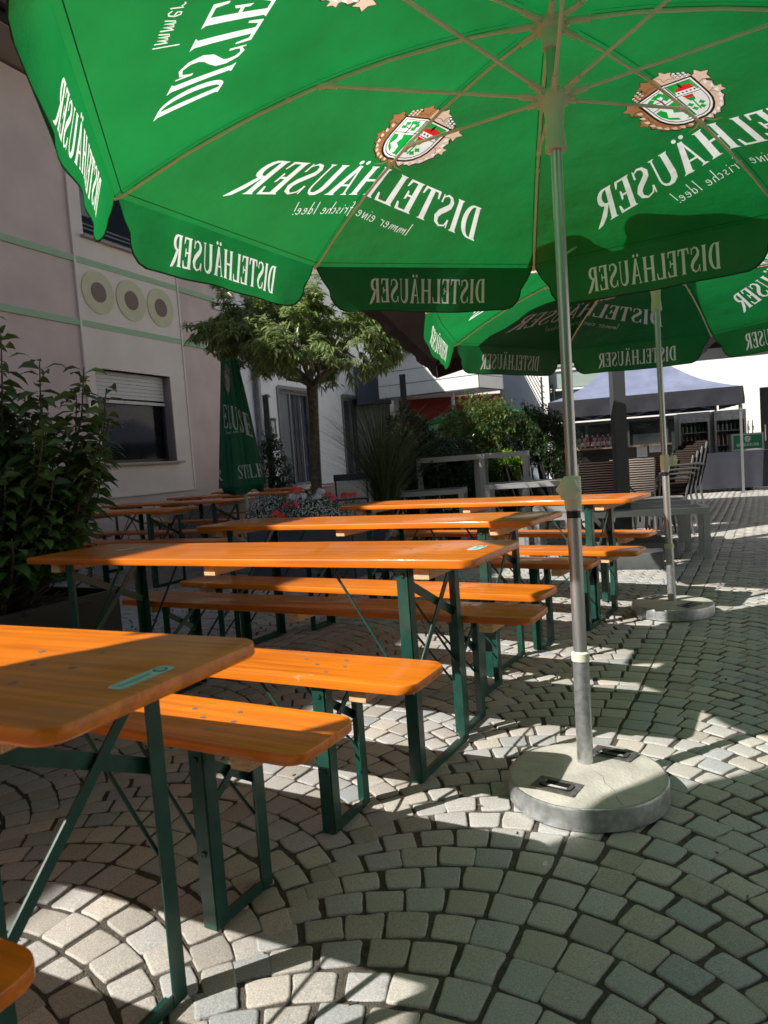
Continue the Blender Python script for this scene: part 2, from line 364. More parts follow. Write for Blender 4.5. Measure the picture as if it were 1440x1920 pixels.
    L.append(([[(-.34, -.02), (-.14, -.02), (-.18, -.14), (-.30, -.14)], ribbon([(-.24, -.1), (-.22, -.5)], .035)]+[leafpoly(x, y, .085, 10, 4, .6) for x, y in ((-.36, -.28), (-.1, -.28), (-.3, -.42), (-.12, -.44))], SHG))
    L.append(([rect(-.012, .012, -.66, .55), rect(-.56, .56, .105, .125)], LIN))
    return L

# ------------------------------------------------------------------ printed sheets: constrained Delaunay of outline + print, classified triangle by triangle
def inside(poly, P):
    x, y = P[:, 0], P[:, 1]; r = np.zeros(len(P), bool); n = len(poly)
    j = n-1
    for i in range(n):
        xi, yi = poly[i]; xj, yj = poly[j]
        if yi != yj:
            r ^= ((yi > y) != (yj > y)) & (x < (xj-xi)*(y-yi)/(yj-yi)+xi)
        j = i
    return r
def sheet(outline, layers, fn, step, mb, flip=False, base=0):
    def sub(poly, st):
        out = []
        for a, b in zip(poly, poly[1:]+poly[:1]):
            n = max(1, int(math.ceil(math.dist(a, b)/st)))
            out += [(a[0]+(b[0]-a[0])*i/n, a[1]+(b[1]-a[1])*i/n) for i in range(n)]
        return out
    ol = sub(list(outline), step); V = []; E_ = []
    def addp(p):
        o = len(V); V.extend(p); E_.extend([(o+i, o+(i+1) % len(p)) for i in range(len(p))])
    addp(ol); o_arr = np.array(ol); lo = o_arr.min(0); hi = o_arr.max(0)
    keep = []
    for polys, mi in layers:
        kp = []
        for p in polys:
            a = np.array(p)
            if (a.max(0) < lo).any() or (a.min(0) > hi).any(): continue
            kp.append(p); addp(sub(p, step))
        keep.append((kp, mi))
    gx = np.arange(lo[0]+step*.5, hi[0], step); gy = np.arange(lo[1]+step*.5, hi[1], step)
    G = np.array([(a, b) for a in gx for b in gy]); G = G[inside(ol, G)] if len(G) else G
    V.extend([tuple(p) for p in G])
    rv, re, rf, *_ = geometry.delaunay_2d_cdt([Vector((float(a), float(b))) for a, b in V], E_, [], 0, 1e-6)
    rv = np.array([tuple(v) for v in rv]); tri = np.array([f for f in rf if len(f) == 3]); c = rv[tri].mean(1)
    ok = inside(ol, c); tri = tri[ok]; c = c[ok]; mi = np.full(len(tri), base)
    for polys, m in keep:
        for p in polys:
            a = np.array(p); bb = np.where((c >= a.min(0)).all(1) & (c <= a.max(0)).all(1))[0]
            if len(bb): mi[bb[inside(p, c[bb])]] = m
    o = len(mb.v); mb.v += [tuple(map(float, fn(x, y))) for x, y in rv]
    for t, m in zip(tri, mi): mb.f.append(tuple(int(i)+o for i in (t[::-1] if flip else t))); mb.m.append(int(m))
def xf(polys, f): return [[f(*p) for p in q] for q in polys]

# ------------------------------------------------------------------ beer-garden umbrella
UZC, UC1, UC2, UR = 2.4055, .020, -.180, 1.468
A8 = PI/4; CH = math.cos(A8/2)
def uz(s): return UZC+UC1*s+UC2*s*s
def canopy_mesh():
    mb = MB(); big, bw = word('DISTELHÄUSER'); small, sw = script_word('Immer eine frische Idee!', .055)
    E0 = emblem()
    for k in range(8):                       # panel between rib k (angle -k*45) and rib k+1
        mid = -(k+.5)*A8                      # centre direction; panel coords: p along centre direction, q to the left
        h = UR*CH; tq = h*math.tan(A8/2)
        outline = [(0.02, -0.02*math.tan(A8/2)), (h, -tq), (h, tq), (0.02, 0.02*math.tan(A8/2))]
        layers = []; tn = math.tan(A8/2)
        for sg in (-1, 1):
            layers.append(([[(.12, sg*(.12*tn-.0085)), (h, sg*(tq-.0085)), (h, sg*(tq-.0115)), (.12, sg*(.12*tn-.0115))]], HEM))
        layers.append(([rect(h-.024, h-.021, -tq, tq)], HEM))
        for rk in (k, k+1):
            if rk % 2 == 0: continue
            ra = -rk*A8-mid                   # rib direction in the panel frame
            c, s_ = math.cos(ra), math.sin(ra)
            def place(v, u):                  # v along rib, u to the reader's right seen from outside (east when facing the crown from outside)
                x, y = v, u                   # left of the rib direction is +y; the reader looks towards the crown
                return (x*c-y*s_, x*s_+y*c)
            def bigf(x, y):
                X = (x/bw-.5)*1.22; v = 1.035-y*.165; return place(v, v*X*-FL)
            def smf(x, y): v = 1.145-y*.07; return place(v, (x/sw-.5)*.60*-FL)
            def emf(x, y): return place(.69-y*.165, x*.165*-FL)
            layers.append((xf(big, bigf), WHT)); layers.append((xf(small, smf), WHT))
            for polys, m in E0: layers.append((xf(polys, emf), m))
        cm, sm = math.cos(mid), math.sin(mid)
        def fn(p, q, cm=cm, sm=sm):
            s = p/CH; sag = -.010*math.sin(PI*min(1, s/UR))*max(0, 1-(abs(q)/(p*math.tan(A8/2)+1e-6))**2)
            return (p*cm-q*sm, p*sm+q*cm, uz(s)+sag)
        sheet(outline, layers, fn, .075, mb)
    return mb
FL = -1.0      # reading direction (from outside, D is on the left hand of a reader facing the crown)
def valance_mesh():
    mb = MB(); W = 2*UR*math.sin(A8/2); Hh = .205
    big, bw = word('DISTELHÄUSER', .05)
    for k in range(8):
        a0 = -k*A8; a1 = -(k+1)*A8
        P0 = np.array([UR*math.cos(a0), UR*math.sin(a0)]); P1 = np.array([UR*math.cos(a1), UR*math.sin(a1)])
        t = (P1-P0)/W; n = np.array([math.cos((a0+a1)/2), math.sin((a0+a1)/2)])
        r = .10; ol = [(0.004, 0), (W-.004, 0), (W-.035, -.06), (W-.068, -Hh+r)]+[(W-.068-r+r*math.cos(R(a)), -Hh+r-r*math.sin(R(a))) for a in (20, 40, 60, 80)]
        ol += [(W*.5, -Hh-.004)]+[(.068+r-r*math.sin(R(a)), -Hh+r-r*math.cos(R(a))) for a in (10, 30, 50, 70)]+[(.068, -Hh+r), (.035, -.06)]
        ctr = np.array([W/2, -.09]); 
        inn = []
        for x, y in ol:
            dx = x-ctr[0]; inn.append((x-math.copysign(min(.006, abs(dx)), dx), y+(.006 if y < -.1 else (.004 if y == 0 else 0))))
        tw = .60
        def f(x, y): return (W/2+FLV*(x/bw-.5)*tw, -.165+y*.112)
        layers = [([inn], GRN), (xf(big, f), WHT)]
        ph = k*1.7; amp = .012+.008*math.sin(k*2.3)
        def fn(x, y, P0=P0, t=t, n=n, ph=ph, amp=amp):
            d = -y; o = .20*d+amp*(d/.2)*math.sin(x*9+ph)+.006*(d/.2)*math.sin(x*23+ph*2)
            e = min(x, W-x); o += -.35*d*math.exp(-e/.05)*(.5+.5*math.sin(ph*3))
            q = P0+t*x+n*o
            return (q[0], q[1], uz(UR)-d+.0005)
        sheet(ol, layers, fn, .045, mb, base=HEM)
    return mb
FLV = -1.0
_UM = {}
def umbrella(name, label, loc, th, tilt, dz, group, simple=False, knob=R(200), rings=True, basez=0., baseoff=(0, 0), rest=None):
    if not _UM:
        _UM['canopy'] = canopy_mesh().mesh('canopy', PRINT, 40)
        _UM['valance'] = valance_mesh().mesh('valance', PRINT, 60)
        m = MB(); pts = [(s, 0, uz(s)-.014) for s in (.05, .25, .5, .709, .95, 1.2, 1.45)]
        m.tube(pts, .0055, 8); m.tube([(.045, 0, uz(.05)-.016), (.12, 0, uz(.12)-.016)], .0105, 8)
        m.tube([(.69, 0, uz(.70)-.018), (.735, 0, uz(.73)-.018)], .010, 8); m.tube([(.83, 0, uz(.83)-.014), (.845, 0, uz(.845)-.014)], .009, 8); m.tube([(1.44, 0, uz(1.44)-.012), (UR+.004, 0, uz(UR)-.006)], .008, 8)
        _UM['rib'] = m.mesh('rib', ribm, 40)
        m = MB(); a = Vector((.035, 0, UZC-.232)); b = Vector((.709, 0, uz(.709)-.022)); d = (b-a)
        m.tube([a, a+d*.1], .0105, 8); m.tube([a+d*.08, b], .0058, 8); m.tube([b-d*.05, b], .009, 8)
        _UM['strut'] = m.mesh('strut', ribm, 40)
        m = MB(); m.lathe([(.02, -.075), (.027, -.075), (.03, -.02), (.042, -.015), (.046, .0), (.042, .012), (.02, .02)], 24, (0, 0, UZC-.015))
        for j in range(8): a = j*A8; m.box((.044*math.cos(a), .044*math.sin(a), UZC-.02), (.03, .012, .02), a)
        _UM['crown'] = m.mesh('crown_hub', cream, 40)
        m = MB(); m.lathe([(.027, -.17), (.033, -.17), (.032, -.15), (.027, -.10), (.028, -.07), (.033, -.045), (.045, -.022), (.048, -.012), (.046, .0), (.03, .004)], 28, (0, 0, UZC-.225))
        for j in range(8): a = j*A8; m.box((.048*math.cos(a), .048*math.sin(a), UZC-.235), (.03, .012, .02), a)
        _UM['runner'] = m.mesh('runner', cream, 40)
        m = MB(); m.lathe([(.0175, .95), (.0175, UZC)], 20); _UM['upper'] = m.mesh('upper_pole', alu, 40)
        m = MB(); m.lathe([(.0215, .40), (.0215, .93)], 48, flute=.05); m.lathe([(.0222, .872), (.0222, .895)], 24, mi=1)
        _UM['lower'] = m.mesh('lower_pole', [alu, blackp], 60)
        m = MB(); m.lathe([(.0235, .90), (.0255, .90), (.027, .925), (.027, 1.0), (.0225, 1.005)], 28)
        m.box((.034, 0, .965), (.03, .03, .05))
        k = []
        for i in range(36): a = 2*PI*i/36; rr = .034+.0035*math.cos(6*a); k.append((rr*math.cos(a), rr*math.sin(a)))
        kb = MB(); kb.prism(k, .045, .068, bev=.005)
        m.add([(z, x, y+.965) for x, y, z in kb.v], kb.f); m.tube([(.035, 0, .965), (.05, 0, .965)], .012, 10)
        _UM['collar'] = m.mesh('height_collar', cream, 40)
        m = MB(); m.lathe([(.0255, .07), (.0255, .43)], 28); m.lathe([(.0285, .415), (.0285, .44), (.022, .445)], 24, mi=1)
        _UM['sleeve'] = m.mesh('base_sleeve', [steel, cream], 40)
        m = MB(); rr = .245
        m.lathe([(rr-.012, 0), (rr, .006), (rr, .062), (rr-.003, .070), (rr-.008, .0705)], 72)
        _UM['ring'] = m.mesh('steel_rim', steel, 40)
        # concrete top with slight fall to the rim, a hairline crack line kept in the mesh
        m = MB(); m.lathe([(rr-.008, .065), (rr-.009, .0715), (.17, .079), (.03, .084)], 72)
        cr = [(.02, -.02), (.035, -.06), (.028, -.10), (.042, -.15), (.034, -.19), (.04, -.225)]
        zq = lambda a, b: float(np.interp(math.hypot(a, b), [.03, .17, .236], [.084, .079, .0715]))
        for (a, b), (c, d) in zip(cr, cr[1:]): m.bar((a, b, zq(a, b)), (c, d, zq(c, d)), .0013, .0006, mi=1)
        _UM['slab'] = m.mesh('concrete_slab', [concrete, mat('crack_dark', (.05, .045, .04), .9)], 40)
        m = MB(); m.prism(rrect(-.070, .070, -.042, .042, .004), .079, .0825, mi=0); m.prism(rrect(-.052, .052, -.024, .024, .012), .0826, .0829, mi=1)
        for r_ in (.0, .006): m.tube([(-.047+r_, .018, .0835), (-.047+r_, -.012+r_, .0855), (-.038, -.019+r_, .086), (.038, -.019+r_, .086), (.047-r_, -.012+r_, .0855), (.047-r_, .018, .0835)], .0026, 8, mi=0)
        for sx in (-1, 1):
            for sy in (-1, 1): m.lathe([(.004, 0), (.003, .002)], 8, (sx*.062, sy*.034, .0825))
        _UM['handle'] = m.mesh('handle_plate', [mat('dull_zinc', (.16, .16, .15), .5, metal=.6, var=.3, vscale=60), mat('recess_black', (.012, .012, .012), .95, spec=.1)], 40)
    t = thing(name, label, 'umbrella', (loc[0], loc[1], 0), 0, group)
    ax = Vector((tilt[0], tilt[1], 1)).normalized(); e1 = Vector((0, 1, 0)).cross(ax).normalized(); e2 = ax.cross(e1)
    M0 = Matrix((e1, e2, ax)).transposed().to_4x4()
    def add(nm, key, M, par=t):
        o = bpy.data.objects.new(nm, _UM[key]); COL.objects.link(o); o.parent = par; o.matrix_local = M; return o
    T = M0 @ Matrix.Translation((0, 0, dz)) @ Matrix.Rotation(th, 4, 'Z')
    can = add('canopy', 'canopy', T)
    add('valance', 'valance', Matrix.Identity(4), can)
    for k in range(8):
        Mr = T @ Matrix.Rotation(-k*A8, 4, 'Z'); add('rib', 'rib', Mr); add('strut', 'strut', Mr)
    if rest:      # the side towards the neighbouring umbrella rests on top of its canopy
        dirv = Vector((rest[0], rest[1], 0))
        for o in [can, can.children[0]]+[c for c in t.children if c.name.split('.')[0] in ('rib', 'strut')]:
            o.data = o.data.copy(); Mw = T if o in (can, can.children[0]) else o.matrix_local; Mi = Mw.inverted(); fr = T.translation
            for v in o.data.vertices:
                p = Mw @ v.co; q = (p-fr).dot(dirv); L0 = T.inverted() @ p; rr_ = math.hypot(L0.x, L0.y)
                if q > .35:
                    f = (q-.35)**1.3*rest[2]; p.z += f
                    if o is can.children[0]:
                        d = max(0, uz(UR)-L0.z); k = min(1, max(0, (q-rest[3])/.2)); out = Vector((p.x-fr.x, p.y-fr.y, 0)).normalized()
                        p.z += k*(d*(1.32 if rest[2] > 0 else 1.5)); p += out*(k*d*(.9 if rest[2] > 0 else .35))
                v.co = Mi @ p
    add('crown_hub', 'crown', T); add('runner', 'runner', T); add('upper_pole', 'upper', T)
    add('lower_pole', 'lower', M0); add('height_collar', 'collar', M0 @ Matrix.Rotation(knob, 4, 'Z')); add('base_sleeve', 'sleeve', M0)
    Mb = Matrix.Translation((baseoff[0], baseoff[1], 0)) @ Matrix.Rotation(basez, 4, 'Z')
    add('steel_rim', 'ring', Mb); sl_ = add('concrete_slab', 'slab', Mb)
    I = Matrix.Identity(4)
    add('handle', 'handle', Matrix.Translation((-.115, -.095, .0)) @ Matrix.Rotation(R(-38), 4, 'Z'), sl_); add('handle', 'handle', Matrix.Translation((.12, .105, .0)) @ Matrix.Rotation(R(-38), 4, 'Z'), sl_)
    return t

# ------------------------------------------------------------------ beer tables and benches
def make_furn(kind):
    tab = kind == 'beer_table'
    Ln = 2.2; W = .49 if tab else .25; top = .77 if tab else .48; th = .027
    inset = .266 if tab else .317; hs = .2085 if tab else .1075
    t = thing(kind, 'x', 'table' if tab else 'bench')
    m = MB(); m.prism(rrect(-Ln/2, Ln/2, -W/2, W/2, .045 if tab else .05, 7), top-th, top, bev=.005)
    if True:                                                       # flush screw heads over each batten
        for sx in (-1, 1):
            for i, (a, b) in enumerate(((.02, -.06), (-.05, .0), (.05, .0), (.02, .06), (-.12, .045))):
                m.lathe([(.0075, 0), (.0075, .0012)], 10, (sx*(Ln/2-inset-.02+a), b*(1.6 if tab else 1), top-.0004), mi=1)
    board = m.obj('tabletop' if tab else 'seat', [wood, mat('screw_head', (.30, .29, .27), .4, metal=.6)], t, 35)
    for x in (-Ln/2+.19, 0, Ln/2-.19):
        m = MB(); m.box((x, 0, top-th-.0205), (.055, W-.05, .040)); o = m.obj('batten', raww, t)
    zt = top-th
    for sx in (-1, 1):
        X = sx*(Ln/2-inset)
        for sy in (-1, 1):
            m = MB(); m.box((X-sx*.002, sy*(hs), zt/2+.001), (.040, .004, zt-.004)); m.box((X+sx*.019, sy*(hs-.021), zt/2+.001), (.004, .038, zt-.004))
            m.box((X, sy*(hs-.005), zt-.02), (.05, .006, .036))
            for z in (zt-.03, zt*.42): m.lathe([(.009, -.004), (.007, .003)], 8, (X-sx*.002, sy*(hs), z))
            m.tube([(X, sy*(hs+.001), zt-.03), (X, sy*(hs+.007), zt-.03)], .008, 8); m.tube([(X, sy*(hs+.001), zt*.42), (X, sy*(hs+.007), zt*.42)], .008, 8)
            m.obj('leg', greenmetal, t)
            m = MB(); k = .30 if tab else .24
            m.tube([(X-sx*.012, sy*(hs-.012), zt*.42), (X-sx*k, sy*(hs-.03), zt-.008)], .0048, 8); m.obj('strut', greenmetal, t, 40)
        m = MB(); m.box((X, 0, .004), (.038, 2*hs-.05, .004)); m.box((X+sx*.0175, 0, .018), (.004, 2*hs-.05, .026)); m.obj('foot_bar', greenmetal, t)
        m = MB(); zz = zt-.04
        if tab:
            m.bar((X-.006, -hs+.012, zz-.01), (X-.006, hs-.012, zz-.20), .005, .032, up=(0, 0, 1)); m.bar((X+.006, -hs+.012, zt*.42), (X+.006, hs-.012, zz+.01), .005, .024, up=(0, 0, 1))
        else:
            m.bar((X-.006, -hs+.012, zz+.0), (X-.006, hs-.012, zz-.12), .005, .026, up=(0, 0, 1)); m.bar((X+.006, -hs+.012, zz-.13), (X+.006, hs-.012, zz), .005, .02, up=(0, 0, 1))
        m.obj('cross_brace', greenmetal, t)
    return t
TAB = make_furn('beer_table'); BEN = make_furn('beer_bench'); _first = {'t': True, 'b': True}
def furn(kind, x, y, a, label, group):
    """x,y = centre of the right-hand end, a = yaw in radians; the long axis runs away to the left"""
    cx = x-1.1*math.cos(a); cy = y+1.1*math.sin(a); src = TAB if kind == 't' else BEN
    if _first[kind]:
        _first[kind] = False; src.location = (cx, cy, 0); src.rotation_euler = (0, 0, -a); src['label'] = label; src['group'] = group; return src
    return dup(src, (cx, cy, 0), -a, label, group)
GT = 'orange beer garden tables'; GB = 'orange beer garden benches'
tN = furn('t', -.359, 1.159, .459, 'nearest orange beer table at left, its right end in shade with a pale blue sticker', GT)
t3 = furn('t', .379, 2.429, .509, 'second orange beer table from the camera, white sticker near its front right corner', GT)
t4 = furn('t', .80, 3.52, .565, 'third orange beer table from the camera, its right end weathered grey behind the umbrella pole', GT)
t5 = furn('t', 1.58, 4.42, .62, 'fourth orange beer table, its far long edge in front of the silver bar tables', GT)
furn('b', -.535, .80, .459, 'nearest bench of which only one rounded orange corner shows at the lower left edge', GB)
furn('b', -.157, 1.611, .505, 'orange bench nearest the camera in full view, front half in shade', GB)
furn('b', .10, 2.029, .488, 'fully sunlit orange bench just behind the nearest half shaded bench', GB)
furn('b', .57, 2.72, .518, 'shaded brown looking bench behind the second table', GB)
furn('b', .70, 3.12, .555, 'sunlit orange bench tight behind the shaded brown looking one', GB)
furn('b', 1.11, 3.82, .58, 'worn bench behind the third table with its right end next to the umbrella pole', GB)
furn('b', 1.47, 4.14, .61, 'bench in front of the fourth table with a dark worn right tip', GB)
furn('b', 1.82, 4.90, .64, 'farthest bench of the sunny row, ending beside the grey parasol foot', GB)
# tables by the pink wall, all in shade
GW = 'beer tables in the shade of the pink house'
furn('t', -1.98, 7.15, R(29), 'shaded beer table by the pink wall, right beside the big leafy shrub', GW)
furn('t', -1.64, 8.45, R(30), 'shaded beer table behind the one beside the leafy shrub', GW)
furn('t', -1.15, 9.7, R(30), 'shaded beer table just behind the closed umbrella', GW)
furn('t', -.85, 11.2, R(30), 'farthest shaded beer table under the end of the pink wall', GW)
GX = 'benches in the shade of the pink house'
furn('b', -1.35, 6.55, R(29), 'shaded bench nearest the planter, left of the closed umbrella', GX)
furn('b', -1.62, 7.70, R(29), 'shaded bench between the first two tables at the pink wall', GX)
furn('b', -1.40, 9.05, R(30), 'shaded bench behind the second table at the pink wall', GX)
furn('b', -.95, 10.4, R(30), 'shaded bench at the foot of the pink wall near its far end', GX)

# stickers lying on the tables: thin printed labels
def sticker(x, y, rz, L_, W_, label, z=.7705):
    m = MB(); m.prism(rrect(-L_/2, L_/2, -W_/2, W_/2, W_*.3), 0, .0006, mi=0)
    m.prism(disc(L_*.33, 0, W_*.36, 16), .0007, .0011, mi=1)
    m.prism(disc(L_*.33, 0, W_*.22, 12), .0012, .0014, mi=0)
    for i in range(9): m.box((-L_*.38+i*L_*.062, 0, .0010), (L_*.035, W_*.22, .0004), mi=2)
    o = m.obj('sticker', [mat('pale_blue_vinyl', (.42, .62, .62), .5, var=.15, vscale=60), mat('grey_print', (.12, .16, .17), .5), mat('pale_print', (.22, .36, .37), .5)])
    o.location = (x, y, z); o.rotation_euler = (0, 0, rz)
    return tag(o, label, 'sticker', 'stickers on the tables')
sticker(-.415, 1.168, R(64), .125, .036, 'pale blue sticker with a dark disc on the nearest table')
sticker(.315, 2.50, R(62), .11, .045, 'scuffed white sticker near the right corner of the second table')
sticker(-1.20, 3.36, R(40), .12, .035, 'crumpled pale sticker on the shaded left end of the second table')
sticker(-.98, 4.78, R(40), .12, .035, 'small pale sticker on the shaded left end of the third table')

# ------------------------------------------------------------------ paving: segmental arches of granite setts
def paving():
    s28, c28 = math.sin(R(28)), math.cos(R(28)); WC = 1.07; p = .106; Rr_ = WC/math.sqrt(2)
    V = []; Fc = []; nst = 0
    rg = np.random.default_rng(3)
    V2 = []; F2 = []; M2 = []
    for c in range(-16, 22):
        uc = -.53+c*WC
        for j in range(-2, 280):
            w0 = j*p+(p/2 if c % 2 else 0)
            # cull by frame centre
            x0, y0 = uc*c28+w0*s28, -uc*s28+w0*c28
            if y0 < -.8 or y0 > 25 or abs(x0) > 2.6+y0*.72: continue
            near = y0 < 9
            nS = 12; ph0 = rg.uniform(-.35, .35)/nS
            for i in range(nS+1):
                f0 = (i-.5+ph0)/nS; a = (f0-.5)*2*R(47)
                if abs(math.sin(a)*Rr_) > WC/2+.012: continue
                da = 2*R(47)/nS; dw = p*math.cos(a)
                rm = Rr_+rg.normal(0, .0025)
                sz = rg.uniform(.95, 1.02); g = .0058
                hw = (da*Rr_/2)*sz-g*.75; hr = dw/2-g*.8+rg.normal(0, .002)
                ca = a+rg.normal(0, .004); cx = Rr_*math.sin(ca); cy = w0+rm*math.cos(ca)-Rr_
                tx, ty = math.cos(ca), -math.sin(ca); nx, ny = math.sin(ca), math.cos(ca)
                rot = rg.normal(0, .016); tx, ty, nx, ny = tx*math.cos(rot)+nx*math.sin(rot), ty*math.cos(rot)+ny*math.sin(rot), nx*math.cos(rot)-tx*math.sin(rot), ny*math.cos(rot)-ty*math.sin(rot)
                ki, ko = (Rr_-hr)/Rr_, (Rr_+hr)/Rr_; cor = [(-hw*ki, -hr), (hw*ki, -hr), (hw*ko, hr), (-hw*ko, hr)]
                cor = [(q[0]*(1+rg.normal(0, .028)), q[1]*(1+rg.normal(0, .03))) for q in cor]
                pts = []
                if near:
                    for q in range(4):
                        A_ = np.array(cor[q]); Pv = np.array(cor[q-1]); Nx = np.array(cor[(q+1) % 4])
                        d1 = (Pv-A_)/np.linalg.norm(Pv-A_); d2 = (Nx-A_)/np.linalg.norm(Nx-A_); rr = rg.uniform(.004, .012)
                        pts.append(A_+d1*rr); pts.append(A_+(d1+d2)*rr*.28); pts.append(A_+d2*rr)
                        mid_ = (A_+Nx)/2+rg.normal(0, .0016, 2); pts.append(mid_)
                else: pts = [np.array(q) for q in cor]
                z0 = rg.normal(0, .0010); tiltx, tilty = rg.normal(0, .010, 2)
                def W3(q, z, k=1.0):
                    lx, ly = q[0]*k, q[1]*k
                    uu = uc+cx+lx*tx+ly*nx; ww = cy+lx*ty+ly*ny
                    return (uu*c28+ww*s28, -uu*s28+ww*c28, z+z0+tiltx*lx+tilty*ly)
                n = len(pts); o = len(V)
                if near:
                    for z, k in ((-.018, 1.0), (-.003, .995), (-.0004, .975), (.0003, .88)): V.extend(W3(q, z, k) for q in pts)
                    V.append(W3((0, 0), .0004))
                    for r in range(3):
                        for q in range(n): q2 = (q+1) % n; Fc.append((o+r*n+q, o+r*n+q2, o+(r+1)*n+q2, o+(r+1)*n+q))
                    for q in range(n): Fc.append((o+3*n+q, o+3*n+(q+1) % n, o+4*n))
                else:
                    for z, k in ((-.010, 1.0), (0, .95)): V.extend(W3(q, z, k) for q in pts)
                    for q in range(n): q2 = (q+1) % n; Fc.append((o+q, o+q2, o+n+q2, o+n+q))
                    Fc.append(tuple(o+n+q for q in range(n)))
    me = bpy.data.meshes.new('paving'); me.from_pydata(V, [], Fc); me.update()
    me.polygons.foreach_set('use_smooth', [True]*len(me.polygons))
    # granite
    m = bpy.data.materials.new('granite_setts'); m.use_nodes = True; t = m.node_tree; N = t.nodes; L = t.links; pb = N['Principled BSDF']
    tc = N.new('ShaderNodeTexCoord'); g = N.new('ShaderNodeNewGeometry')
    cr = N.new('ShaderNodeValToRGB'); e = cr.color_ramp.elements; e[0].color = (.36, .335, .30, 1); e[1].color = (.47, .45, .42, 1)
    for ps, cc in ((.25, (.43, .40, .355, 1)), (.5, (.41, .41, .405, 1)), (.75, (.50, .46, .40, 1)), (.88, (.33, .35, .36, 1))):
        x = e.new(ps); x.color = cc
    L.new(g.outputs['Random Per Island'], cr.inputs[0])
    n1 = N.new('ShaderNodeTexNoise'); n1.inputs['Scale'].default_value = 330; n1.inputs['Detail'].default_value = 3; L.new(tc.outputs['Object'], n1.inputs['Vector'])
    n2 = N.new('ShaderNodeTexNoise'); n2.inputs['Scale'].default_value = 1.3; n2.inputs['Detail'].default_value = 5; L.new(tc.outputs['Object'], n2.inputs['Vector'])
    mr = N.new('ShaderNodeMapRange'); mr.inputs[1].default_value = .35; mr.inputs[2].default_value = .65; mr.inputs[3].default_value = .72; mr.inputs[4].default_value = 1.22; L.new(n1.outputs[0], mr.inputs[0])
    mr2 = N.new('ShaderNodeMapRange'); mr2.inputs[1].default_value = .3; mr2.inputs[2].default_value = .7; mr2.inputs[3].default_value = .85; mr2.inputs[4].default_value = 1.08; L.new(n2.outputs[0], mr2.inputs[0])
    mu = N.new('ShaderNodeMath'); mu.operation = 'MULTIPLY'; L.new(mr.outputs[0], mu.inputs[0]); L.new(mr2.outputs[0], mu.inputs[1])
    hs = N.new('ShaderNodeHueSaturation'); L.new(mu.outputs[0], hs.inputs['Value']); L.new(cr.outputs[0], hs.inputs['Color']); L.new(hs.outputs[0], pb.inputs['Base Color'])
    pb.inputs['Roughness'].default_value = .72
    n3 = N.new('ShaderNodeTexNoise'); n3.inputs['Scale'].default_value = 90; n3.inputs['Detail'].default_value = 6; L.new(tc.outputs['Object'], n3.inputs['Vector'])
    b = N.new('ShaderNodeBump'); b.inputs['Strength'].default_value = .5; b.inputs['Distance'].default_value = .003; L.new(n3.outputs[0], b.inputs['Height']); L.new(b.outputs[0], pb.inputs['Normal'])
    me.materials.append(m)
    o = bpy.data.objects.new('cobble_paving', me); COL.objects.link(o); tag(o, 'grey granite setts laid in segmental arches across the courtyard', kind='structure')
    gm = MB(); gm.add([(-60, -60, -.0052), (60, -60, -.0052), (60, 80, -.0052), (-60, 80, -.0052)], [(0, 1, 2, 3)])
    go = gm.obj('ground', mat('sandy_joint_grit', (.085, .074, .058), .95, var=.35, vscale=60, bump=.8, bscale=220)); tag(go, 'dark sandy grit filling the joints between the setts', kind='structure')
paving()

def litter():
    rg = np.random.default_rng(77); n = 260; P = np.stack([rg.uniform(-2.2, 5.5, n), rg.uniform(.9, 9, n), np.full(n, .004)], 1); a = rg.uniform(0, 2*PI, n)
    o = leaf_cloud(P, np.stack([np.cos(a), np.sin(a), rg.uniform(.0, .25, n)], 1), .020, .009, .1, 'leaf_litter', mat_leaf('dry_leaf', (.10, .065, .03), (.22, .17, .07), .1, .7), None, rg)
    tag(o, 'tiny dry leaf scraps scattered over the setts', kind='stuff')
# ------------------------------------------------------------------ umbrellas
GU = 'green beer garden umbrellas'
umbrella('beer_umbrella', 'nearest open green umbrella, its pole and round concrete foot in the right foreground', (.5886, 2.264), 2.979, (.011, .021), 0, GU, knob=R(243), baseoff=(-.012, -.05), rest=(-.53, -.85, 0, 1.15))
umbrella('beer_umbrella', 'second open green umbrella behind the nearest one, foot in front of the dark tent', (1.779, 4.521), 2.499, (.006, .038), -.103, GU, knob=R(5), basez=R(70), rest=(-.466, -.885, .30, .75))
umbrella('beer_umbrella', 'open green umbrella right behind the camera, casting shade on the nearest table', (-1.20, -.28), R(140), (0, 0), .51, GU, knob=R(180))
umbrella('beer_umbrella', 'far open green umbrella half hidden by the clipped shrubs under the balcony', (2.35, 16.3), R(50), (.02, .05), -.27, GU)

